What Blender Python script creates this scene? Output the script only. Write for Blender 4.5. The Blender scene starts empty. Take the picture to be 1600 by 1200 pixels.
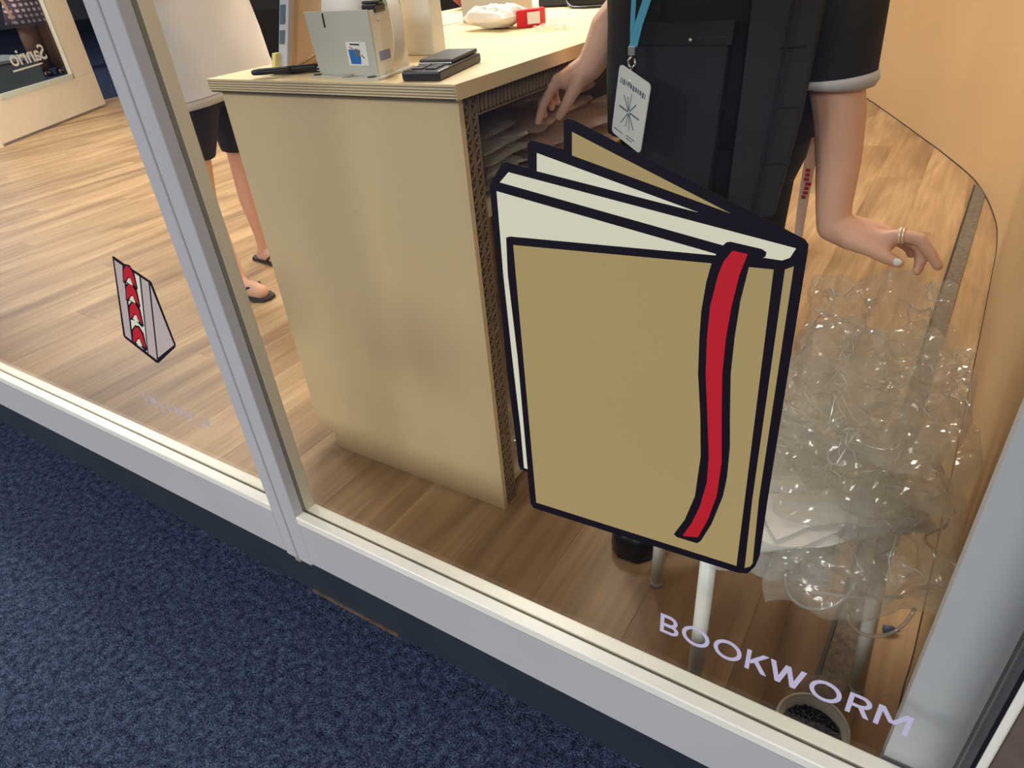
import bpy, bmesh, math, random
from mathutils import Vector, Matrix

random.seed(7)
SC = bpy.context.scene
COL = SC.collection

# ---------------------------------------------------------------- camera
cam_data = bpy.data.cameras.new('camera')
cam_data.sensor_fit = 'HORIZONTAL'; cam_data.sensor_width = 36.0
cam_data.lens = 23.771; cam_data.clip_start = 0.01; cam_data.clip_end = 200
cam = bpy.data.objects.new('camera', cam_data); COL.objects.link(cam)
PITCH, ROLL, YAW = 0.574014, -0.094552, -0.610457
_f = Vector((math.sin(YAW)*math.cos(PITCH), math.cos(YAW)*math.cos(PITCH), -math.sin(PITCH)))
_r = Vector((math.cos(YAW), -math.sin(YAW), 0)); _u = _r.cross(_f)
_r2 = _r*math.cos(ROLL)+_u*math.sin(ROLL); _u2 = _u*math.cos(ROLL)-_r*math.sin(ROLL)
cam.matrix_world = Matrix(((_r2.x, _u2.x, -_f.x, 0.0), (_r2.y, _u2.y, -_f.y, -0.53), (_r2.z, _u2.z, -_f.z, 1.10), (0, 0, 0, 1)))
SC.camera = cam

# ---------------------------------------------------------------- world, lights, exposure
SC.view_settings.view_transform = 'Standard'
SC.view_settings.look = 'None'
SC.view_settings.gamma = 1.0
SC.view_settings.use_curve_mapping = False
SC.view_settings.exposure = 0.0
SC.cycles.transparent_max_bounces = 40
world = bpy.data.worlds.new('mall_air'); SC.world = world
world.use_nodes = True
world.node_tree.nodes['Background'].inputs[0].default_value = (0.78, 0.82, 0.92, 1)
world.node_tree.nodes['Background'].inputs[1].default_value = 0.22

def area(name, loc, size, power, col, target=None, sy=None):
    d = bpy.data.lights.new(name, 'AREA'); d.energy = power; d.color = col
    d.size = size
    if sy: d.shape = 'RECTANGLE'; d.size_y = sy
    o = bpy.data.objects.new(name, d); COL.objects.link(o); o.location = loc
    if target is not None:
        o.rotation_euler = (Vector(target)-Vector(loc)).to_track_quat('-Z', 'Y').to_euler()
    return o
WARM = (1.0, 0.93, 0.84)
area('shop_ceiling_lamp', (-1.25, 2.0, 2.75), 0.5, 46, WARM)
area('shop_ceiling_lamp', (-0.35, 3.6, 2.75), 0.5, 15, (1.0, .88, .74))
area('shop_ceiling_lamp', (-2.7, 2.4, 2.75), 0.8, 62, WARM)
area('shop_ceiling_lamp', (-4.6, 1.9, 2.75), 0.9, 70, WARM)
area('shop_ceiling_lamp', (-6.6, 2.2, 2.75), 0.9, 74, WARM)
area('shop_ceiling_lamp', (-3.2, 4.8, 2.75), 0.9, 60, WARM)
area('shop_spot_by_window', (-0.12, 0.42, 2.72), 0.10, 7.5, WARM)
area('mall_ceiling_lamp', (-4.2, -4.6, 3.1), 2.6, 330, (1.0, .98, .95))
area('mall_ceiling_lamp', (1.6, -5.2, 3.1), 2.6, 330, (1.0, .98, .96))
area('mall_ceiling_lamp', (-12.0, 3.0, 3.1), 1.2, 120, (1.0, .97, .93))

# ---------------------------------------------------------------- materials
def srgb(r, g, b):
    def f(c):
        c /= 255.0
        return c/12.92 if c <= 0.04045 else ((c+0.055)/1.055)**2.4
    return (f(r), f(g), f(b), 1.0)
MATS = {}
def mat(name, col, rough=0.6, metal=0.0, spec=0.5, var=0.0, scale=20.0, stretch=(1, 1, 1), bump=0.0, bscale=None, coords='Object'):
    """Principled surface with a soft procedural colour variation and relief."""
    if name in MATS: return MATS[name]
    m = bpy.data.materials.new(name); m.use_nodes = True
    nt = m.node_tree; N = nt.nodes; L = nt.links
    b = N['Principled BSDF']
    b.inputs['Roughness'].default_value = rough
    b.inputs['Metallic'].default_value = metal
    b.inputs['Specular IOR Level'].default_value = spec
    tc = N.new('ShaderNodeTexCoord'); mp = N.new('ShaderNodeMapping')
    mp.inputs['Scale'].default_value = stretch
    L.new(tc.outputs[coords], mp.inputs['Vector'])
    nz = N.new('ShaderNodeTexNoise'); nz.inputs['Scale'].default_value = scale; nz.inputs['Detail'].default_value = 5
    L.new(mp.outputs[0], nz.inputs['Vector'])
    cr = N.new('ShaderNodeValToRGB')
    lo = tuple(max(0, c*(1-var)) for c in col[:3])+(1,); hi = tuple(min(1, c*(1+var)) for c in col[:3])+(1,)
    cr.color_ramp.elements[0].color = lo; cr.color_ramp.elements[1].color = hi
    cr.color_ramp.elements[0].position = .3; cr.color_ramp.elements[1].position = .7
    L.new(nz.outputs['Fac'], cr.inputs[0]); L.new(cr.outputs[0], b.inputs['Base Color'])
    if bump:
        n2 = N.new('ShaderNodeTexNoise'); n2.inputs['Scale'].default_value = bscale or scale*3; n2.inputs['Detail'].default_value = 4
        L.new(mp.outputs[0], n2.inputs['Vector'])
        bp = N.new('ShaderNodeBump'); bp.inputs['Strength'].default_value = bump; bp.inputs['Distance'].default_value = .003
        L.new(n2.outputs['Fac'], bp.inputs['Height']); L.new(bp.outputs[0], b.inputs['Normal'])
    MATS[name] = m
    return m

def mat_glass():
    m = bpy.data.materials.new('window_glass'); m.use_nodes = True
    nt = m.node_tree; N = nt.nodes; L = nt.links; N.clear()
    out = N.new('ShaderNodeOutputMaterial'); mx = N.new('ShaderNodeMixShader'); lw = N.new('ShaderNodeLayerWeight'); lw.inputs[0].default_value = .5
    pw = N.new('ShaderNodeMath'); pw.operation = 'POWER'; pw.inputs[1].default_value = 5
    fr = N.new('ShaderNodeMath'); fr.operation = 'MULTIPLY_ADD'; fr.inputs[1].default_value = .8; fr.inputs[2].default_value = .02
    L.new(lw.outputs['Facing'], pw.inputs[0]); L.new(pw.outputs[0], fr.inputs[0])
    tr = N.new('ShaderNodeBsdfTransparent'); tr.inputs[0].default_value = (.975, .985, .98, 1)
    gl = N.new('ShaderNodeBsdfGlossy'); gl.inputs['Roughness'].default_value = 0.0
    L.new(fr.outputs[0], mx.inputs[0]); L.new(tr.outputs[0], mx.inputs[1]); L.new(gl.outputs[0], mx.inputs[2]); L.new(mx.outputs[0], out.inputs[0])
    return m
def mat_film(name, tint=(.97, .97, .95), haze=.05, hazecol=(.8, .8, .78), gloss=.10, edge=.55, rough=.10):
    """thin clear plastic film: mostly see-through, glossy at grazing folds, a little milky"""
    m = bpy.data.materials.new(name); m.use_nodes = True
    nt = m.node_tree; N = nt.nodes; L = nt.links; N.clear()
    out = N.new('ShaderNodeOutputMaterial')
    tr = N.new('ShaderNodeBsdfTransparent'); tr.inputs[0].default_value = tint+(1,)
    df = N.new('ShaderNodeBsdfDiffuse'); df.inputs[0].default_value = hazecol+(1,)
    tl = N.new('ShaderNodeBsdfTranslucent'); tl.inputs[0].default_value = hazecol+(1,)
    md = N.new('ShaderNodeMixShader'); md.inputs[0].default_value = .5
    L.new(df.outputs[0], md.inputs[1]); L.new(tl.outputs[0], md.inputs[2])
    gl = N.new('ShaderNodeBsdfGlossy'); gl.inputs['Roughness'].default_value = rough
    tc = N.new('ShaderNodeTexCoord'); nd = N.new('ShaderNodeTexNoise'); nd.inputs['Scale'].default_value = 14; nd.inputs['Detail'].default_value = 2
    va = N.new('ShaderNodeVectorMath'); va.operation = 'MULTIPLY_ADD'; va.inputs[1].default_value = (.05, .05, .05)
    L.new(tc.outputs['Object'], nd.inputs['Vector']); L.new(nd.outputs['Color'], va.inputs[0]); L.new(tc.outputs['Object'], va.inputs[2])
    nz = N.new('ShaderNodeTexVoronoi'); nz.inputs['Scale'].default_value = 26
    L.new(va.outputs[0], nz.inputs['Vector'])
    bp = N.new('ShaderNodeBump'); bp.inputs['Strength'].default_value = .6; bp.inputs['Distance'].default_value = .012
    L.new(nz.outputs['Distance'], bp.inputs['Height']); L.new(bp.outputs[0], gl.inputs['Normal'])
    lw = N.new('ShaderNodeLayerWeight'); lw.inputs[0].default_value = .3
    mr = N.new('ShaderNodeMapRange'); mr.inputs[3].default_value = gloss; mr.inputs[4].default_value = edge
    L.new(lw.outputs['Facing'], mr.inputs[0])
    m1 = N.new('ShaderNodeMixShader'); m1.inputs[0].default_value = haze
    L.new(tr.outputs[0], m1.inputs[1]); L.new(md.outputs[0], m1.inputs[2])
    m2 = N.new('ShaderNodeMixShader'); L.new(mr.outputs[0], m2.inputs[0]); L.new(m1.outputs[0], m2.inputs[1]); L.new(gl.outputs[0], m2.inputs[2])
    L.new(m2.outputs[0], out.inputs[0])
    return m
def mat_wood_plank():
    m = bpy.data.materials.new('oak_vinyl_plank'); m.use_nodes = True
    nt = m.node_tree; N = nt.nodes; L = nt.links; b = N['Principled BSDF']
    tc = N.new('ShaderNodeTexCoord'); oi = N.new('ShaderNodeObjectInfo')
    ad = N.new('ShaderNodeVectorMath'); ad.operation = 'ADD'
    sc = N.new('ShaderNodeVectorMath'); sc.operation = 'SCALE'; sc.inputs[0].default_value = (13, 31, 7)
    L.new(oi.outputs['Random'], sc.inputs['Scale']); L.new(tc.outputs['Object'], ad.inputs[0]); L.new(sc.outputs[0], ad.inputs[1])
    def noise(scale, stretch, det, dist=0.0):
        mp = N.new('ShaderNodeMapping'); mp.inputs['Scale'].default_value = stretch
        L.new(ad.outputs[0], mp.inputs['Vector'])
        n = N.new('ShaderNodeTexNoise'); n.inputs['Scale'].default_value = scale; n.inputs['Detail'].default_value = det
        n.inputs['Distortion'].default_value = dist
        L.new(mp.outputs[0], n.inputs['Vector']); return n
    a = noise(7, (1, .13, 1), 4, .8); c = noise(60, (1, .05, 1), 3)
    r1 = N.new('ShaderNodeValToRGB')
    e = r1.color_ramp.elements
    e[0].position = .28; e[0].color = srgb(138, 109, 78); e[1].position = .70; e[1].color = srgb(194, 163, 123)
    k = e.new(.48); k.color = srgb(169, 138, 100)
    L.new(a.outputs['Fac'], r1.inputs[0])
    r2 = N.new('ShaderNodeValToRGB'); r2.color_ramp.elements[0].position = .35; r2.color_ramp.elements[1].position = .65
    r2.color_ramp.elements[0].color = (.84, .83, .82, 1); r2.color_ramp.elements[1].color = (1.05, 1.05, 1.05, 1)
    L.new(c.outputs['Fac'], r2.inputs[0])
    mu = N.new('ShaderNodeMix'); mu.data_type = 'RGBA'; mu.blend_type = 'MULTIPLY'; mu.inputs[0].default_value = 1
    L.new(r1.outputs[0], mu.inputs[6]); L.new(r2.outputs[0], mu.inputs[7])
    hv = N.new('ShaderNodeHueSaturation'); mr = N.new('ShaderNodeMapRange'); mr.inputs[3].default_value = .90; mr.inputs[4].default_value = 1.06
    L.new(oi.outputs['Random'], mr.inputs[0]); L.new(mr.outputs[0], hv.inputs['Value']); L.new(mu.outputs[2], hv.inputs['Color'])
    L.new(hv.outputs[0], b.inputs['Base Color'])
    b.inputs['Roughness'].default_value = .42; b.inputs['Specular IOR Level'].default_value = .35
    bp = N.new('ShaderNodeBump'); bp.inputs['Strength'].default_value = .12; bp.inputs['Distance'].default_value = .001
    L.new(c.outputs['Fac'], bp.inputs['Height']); L.new(bp.outputs[0], b.inputs['Normal'])
    return m
def mat_stripes(name, c1, c2, scale, axis='Z', rough=.6, sharp=.08):
    """laminated ply edge: bands across one object axis"""
    m = bpy.data.materials.new(name); m.use_nodes = True
    nt = m.node_tree; N = nt.nodes; L = nt.links; b = N['Principled BSDF']; b.inputs['Roughness'].default_value = rough
    tc = N.new('ShaderNodeTexCoord'); wv = N.new('ShaderNodeTexWave'); wv.bands_direction = axis; wv.inputs['Scale'].default_value = scale
    wv.inputs['Distortion'].default_value = .15
    L.new(tc.outputs['Object'], wv.inputs['Vector'])
    cr = N.new('ShaderNodeValToRGB'); cr.color_ramp.elements[0].position = .5-sharp; cr.color_ramp.elements[1].position = .5+sharp
    cr.color_ramp.elements[0].color = c1; cr.color_ramp.elements[1].color = c2
    L.new(wv.outputs['Fac'], cr.inputs[0]); L.new(cr.outputs[0], b.inputs['Base Color'])
    return m
def mat_checks(name):
    m = bpy.data.materials.new(name); m.use_nodes = True
    nt = m.node_tree; N = nt.nodes; L = nt.links; b = N['Principled BSDF']; b.inputs['Roughness'].default_value = .9
    tc = N.new('ShaderNodeTexCoord')
    cols = []
    for ax in ('Y', 'Z'):
        w = N.new('ShaderNodeTexWave'); w.bands_direction = ax; w.inputs['Scale'].default_value = 4.5
        L.new(tc.outputs['Object'], w.inputs['Vector']); cols.append(w)
    ad = N.new('ShaderNodeMath'); ad.operation = 'MULTIPLY'; L.new(cols[0].outputs['Fac'], ad.inputs[0]); L.new(cols[1].outputs['Fac'], ad.inputs[1])
    cr = N.new('ShaderNodeValToRGB'); cr.color_ramp.elements[0].color = srgb(90, 55, 66); cr.color_ramp.elements[1].color = srgb(225, 200, 205)
    cr.color_ramp.elements[0].position = .2; cr.color_ramp.elements[1].position = .55
    L.new(ad.outputs[0], cr.inputs[0]); L.new(cr.outputs[0], b.inputs['Base Color'])
    return m
def mat_carpet():
    m = bpy.data.materials.new('navy_carpet'); m.use_nodes = True
    nt = m.node_tree; N = nt.nodes; L = nt.links; b = N['Principled BSDF']
    b.inputs['Roughness'].default_value = 1; b.inputs['Specular IOR Level'].default_value = .05
    tc = N.new('ShaderNodeTexCoord')
    def nz(s, d, dist=0):
        n = N.new('ShaderNodeTexNoise'); n.inputs['Scale'].default_value = s; n.inputs['Detail'].default_value = d; n.inputs['Distortion'].default_value = dist
        L.new(tc.outputs['Object'], n.inputs['Vector']); return n
    fine = nz(330, 3, .5); mid = nz(70, 3)
    ad = N.new('ShaderNodeMath'); ad.operation = 'MULTIPLY_ADD'; ad.inputs[1].default_value = .35
    L.new(mid.outputs['Fac'], ad.inputs[0]); 
    s2 = N.new('ShaderNodeMath'); s2.operation = 'MULTIPLY'; s2.inputs[1].default_value = .65; L.new(fine.outputs['Fac'], s2.inputs[0]); L.new(s2.outputs[0], ad.inputs[2])
    cr = N.new('ShaderNodeValToRGB'); e = cr.color_ramp.elements
    e[0].position = .36; e[0].color = srgb(12, 16, 28); e[1].position = .66; e[1].color = srgb(98, 112, 142)
    k = e.new(.5); k.color = srgb(52, 62, 86)
    L.new(ad.outputs[0], cr.inputs[0]); L.new(cr.outputs[0], b.inputs['Base Color'])
    bp = N.new('ShaderNodeBump'); bp.inputs['Strength'].default_value = .9; bp.inputs['Distance'].default_value = .004
    L.new(ad.outputs[0], bp.inputs['Height']); L.new(bp.outputs[0], b.inputs['Normal'])
    return m

WHITE_FRAME = mat('white_painted_frame', srgb(196, 196, 199), .42, var=.03, scale=6)
SILL_CREAM = mat('cream_painted_bead', srgb(250, 248, 238), .38, var=.03, scale=14)
PLINTH = mat('dark_slate_skirting', srgb(44, 52, 62), .5, var=.1, scale=5)
GLASS = mat_glass()
PLANK = mat_wood_plank()
CARPET = mat_carpet()
BIRCH = mat('pale_birch_board', srgb(217, 194, 150), .55, var=.05, scale=3, stretch=(2, 2, .3))
BIRCH_TOP = mat('birch_table_top', srgb(238, 216, 168), .5, var=.05, scale=4, stretch=(6, .5, 1))
PLY_EDGE = mat_stripes('ply_edge', srgb(150, 128, 98), srgb(222, 204, 166), 70, 'Z')
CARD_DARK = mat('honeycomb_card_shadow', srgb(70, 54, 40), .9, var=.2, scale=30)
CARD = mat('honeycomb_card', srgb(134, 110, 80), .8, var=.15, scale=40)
WALL_BEIGE = mat('curved_birch_wall', srgb(196, 164, 120), .6, var=.05, scale=2, stretch=(1, 1, .3))
GREY_STRIP = mat('brushed_floor_strip', srgb(112, 104, 92), .5, .2, var=.4, scale=90)
INK = mat('black_vinyl', srgb(26, 20, 32), .45, spec=.3)
TAN = mat('tan_vinyl', srgb(194, 172, 116), .5, spec=.3, var=.02, scale=2)
CREAMV = mat('cream_vinyl', srgb(250, 249, 220), .5, spec=.3)
REDV = mat('red_vinyl', srgb(214, 36, 50), .5, spec=.3)
PINKV = mat('pale_pink_vinyl', srgb(214, 196, 190), .5, spec=.3)
LILAC = mat('lilac_vinyl', srgb(216, 210, 240), .5, spec=.3)
SKIN = mat('skin_warm', srgb(216, 168, 142), .5, var=.05, scale=12, bump=.05, bscale=200)
BLACK_CLOTH = mat('black_cloth', srgb(13, 13, 17), .85, var=.25, scale=6, bump=.2, bscale=60)
CHARCOAL = mat('charcoal_cloth', srgb(28, 28, 30), .8, var=.15, scale=8, bump=.2, bscale=80)
GREY_CLOTH = mat('grey_lining', srgb(178, 176, 174), .85, var=.08, scale=20)
WHITE_CLOTH = mat('white_cotton', srgb(206, 203, 200), .85, var=.05, scale=6, bump=.8, bscale=9)
WHITE_PL = mat('white_plastic', srgb(226, 226, 218), .4, var=.02)
BLACK_PL = mat('black_plastic', srgb(26, 28, 32), .35, var=.1)
STEEL = mat('steel', srgb(200, 200, 196), .3, .9)
PAPER = mat('white_paper', srgb(236, 232, 226), .8, var=.03)
KRAFT = mat('peach_board', srgb(232, 190, 142), .7, var=.04, scale=3)
CLEAR = mat_film('clear_film', tint=(.985, .985, .97), haze=.10, hazecol=(.97, .94, .87), gloss=.06, edge=.30, rough=.11)
CLEAR_MILKY = mat_film('milky_film', tint=(.985, .985, .97), haze=.22, hazecol=(.97, .93, .84), gloss=.06, edge=.28, rough=.12)
MAUVE_FILM = mat_film('pinkish_film', tint=(.9, .82, .78), haze=.62, hazecol=(.74, .63, .58), gloss=.06, edge=.2, rough=.3)

# ---------------------------------------------------------------- mesh helpers
class MB:
    def __init__(self): self.v = []; self.f = []
    def add(self, vs, fs):
        o = len(self.v); self.v += [tuple(p) for p in vs]; self.f += [tuple(i+o for i in q) for q in fs]; return self
    def box(self, a, b, M=None):
        x0, y0, z0 = a; x1, y1, z1 = b
        vs = [Vector(p) for p in ((x0,y0,z0),(x1,y0,z0),(x1,y1,z0),(x0,y1,z0),(x0,y0,z1),(x1,y0,z1),(x1,y1,z1),(x0,y1,z1))]
        if M: vs = [M @ p for p in vs]
        return self.add(vs, [(0,3,2,1),(4,5,6,7),(0,1,5,4),(1,2,6,5),(2,3,7,6),(3,0,4,7)])
    def prism(self, poly, fn, h0, h1):
        """poly of 2D points; fn(u, v, h) -> 3D"""
        n = len(poly)
        vs = [fn(u, v, h0) for u, v in poly]+[fn(u, v, h1) for u, v in poly]
        fs = [tuple(range(n)), tuple(range(2*n-1, n-1, -1))]+[(i, (i+1) % n, n+(i+1) % n, n+i) for i in range(n)]
        return self.add(vs, fs)
    def loft(self, rings, cap=True):
        n = len(rings[0]); vs = [p for r in rings for p in r]; fs = []
        for k in range(len(rings)-1):
            for i in range(n):
                j = (i+1) % n; fs.append((k*n+i, k*n+j, (k+1)*n+j, (k+1)*n+i))
        if cap: fs += [tuple(range(n-1, -1, -1)), tuple((len(rings)-1)*n+i for i in range(n))]
        return self.add(vs, fs)
    def tube(self, pts, r, n=10, cap=True, flat=1.0):
        pts = [Vector(p) for p in pts]; rings = []
        rr = r if isinstance(r, (list, tuple)) else [r]*len(pts)
        ref = None
        for i, p in enumerate(pts):
            d = (pts[min(i+1, len(pts)-1)]-pts[max(i-1, 0)]).normalized()
            if ref is None:
                ref = Vector((0, 0, 1)) if abs(d.z) < .9 else Vector((1, 0, 0))
            a = (ref-d*ref.dot(d)).normalized(); b = d.cross(a); ref = a
            rings.append([p+(a*math.cos(t)*flat+b*math.sin(t))*rr[i] for t in (2*math.pi*k/n for k in range(n))])
        return self.loft(rings, cap)
    def lathe(self, prof, c, n=32):
        rings = [[(c[0]+r*math.cos(2*math.pi*k/n), c[1]+r*math.sin(2*math.pi*k/n), c[2]+z) for k in range(n)] for r, z in prof]
        return self.loft(rings, True)
    def ball(self, c, r, nu=14, nv=9):
        rx, ry, rz = r if isinstance(r, (tuple, list)) else (r, r, r)
        rings = []
        for j in range(1, nv):
            t = math.pi*j/nv
            rings.append([(c[0]+rx*math.sin(t)*math.cos(2*math.pi*k/nu), c[1]+ry*math.sin(t)*math.sin(2*math.pi*k/nu), c[2]-rz*math.cos(t)) for k in range(nu)])
        return self.loft(rings, True)
    def mesh(self, name):
        me = bpy.data.meshes.new(name); me.from_pydata(self.v, [], self.f); me.update()
        bm = bmesh.new(); bm.from_mesh(me); bmesh.ops.recalc_face_normals(bm, faces=bm.faces)
        big = [f for f in bm.faces if len(f.verts) > 4]
        if big: bmesh.ops.triangulate(bm, faces=big)
        bm.to_mesh(me); bm.free(); return me
    def build(self, name, m, parent=None, smooth=False, bevel=0.0, seg=2):
        me = self.mesh(name)
        if bevel:
            bm = bmesh.new(); bm.from_mesh(me)
            es = [e for e in bm.edges if len(e.link_faces) == 2 and e.calc_face_angle(0) > .5]
            bmesh.ops.bevel(bm, geom=es, offset=bevel, segments=seg, affect='EDGES', profile=.5, clamp_overlap=True)
            bm.to_mesh(me); bm.free()
        return link(name, me, m, parent, smooth)
def link(name, me, m, parent=None, smooth=False):
    if m is not None:
        me.materials.clear(); me.materials.append(m)
    if smooth: me.polygons.foreach_set('use_smooth', [True]*len(me.polygons))
    o = bpy.data.objects.new(name, me); COL.objects.link(o)
    if parent is not None:
        o.parent = parent; o.matrix_parent_inverse = Matrix.Translation(-Vector(parent.location)) if parent.type == 'EMPTY' and parent.parent is None else Matrix.Identity(4)
    return o
def empty(name, loc):
    o = bpy.data.objects.new(name, None); COL.objects.link(o); o.location = loc; o.empty_display_size = .05
    return o
def tag(o, label, cat, group=None):
    o['label'] = label; o['category'] = cat
    if group: o['group'] = group
    return o
def structure(o): o['kind'] = 'structure'; return o

def text_polys(body, width, height, spacing=1.0, shear=0.0, bold=0.0):
    """flat lettering outline mesh scaled so that it measures width x height, lower-left at 0,0"""
    cu = bpy.data.curves.new('lettering', 'FONT'); cu.body = body; cu.size = 1; cu.space_character = spacing; cu.shear = shear
    cu.resolution_u = 6; cu.offset = bold
    o = bpy.data.objects.new('lettering', cu); COL.objects.link(o)
    dg = bpy.context.evaluated_depsgraph_get(); me = bpy.data.meshes.new_from_object(o.evaluated_get(dg))
    vs = [(v.co.x, v.co.y) for v in me.vertices]; fs = [tuple(p.vertices) for p in me.polygons]
    bpy.data.objects.remove(o); bpy.data.curves.remove(cu); bpy.data.meshes.remove(me)
    x0 = min(v[0] for v in vs); x1 = max(v[0] for v in vs); y0 = min(v[1] for v in vs); y1 = max(v[1] for v in vs)
    return [((a-x0)/(x1-x0)*width, (b-y0)/(y1-y0)*height) for a, b in vs], fs

def blob(name, chains, balls, voxel, m, parent=None, smooth=3):
    """one continuous skin grown over tapered limb chains and ellipsoids"""
    mb = MB()
    for ch in chains:
        for p in ch: mb.ball(p[:3], p[3])
        for a, b in zip(ch[:-1], ch[1:]): mb.tube([a[:3], b[:3]], [a[3], b[3]], 14)
    for c, r in balls: mb.ball(c, r, 20, 14)
    me = mb.mesh(name); o = bpy.data.objects.new(name, me); COL.objects.link(o)
    r = o.modifiers.new('r', 'REMESH'); r.mode = 'VOXEL'; r.voxel_size = voxel; r.use_smooth_shade = True
    s = o.modifiers.new('s', 'SMOOTH'); s.factor = .5; s.iterations = smooth
    dg = bpy.context.evaluated_depsgraph_get(); me2 = bpy.data.meshes.new_from_object(o.evaluated_get(dg))
    bpy.data.objects.remove(o); bpy.data.meshes.remove(me)
    me2.name = name
    return link(name, me2, m, parent, True)
def ring(cx, cy, z, rx, ry, n=28, fold=0.0, ph=0.0, k=7, tilt=0.0):
    out = []
    for i in range(n):
        t = 2*math.pi*i/n; s = 1+fold*math.sin(k*t+ph)+fold*.6*math.sin((k+4)*t+2.1*ph)
        out.append((cx+rx*s*math.cos(t), cy+ry*s*math.sin(t), z+tilt*math.sin(t)))
    return out
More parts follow.
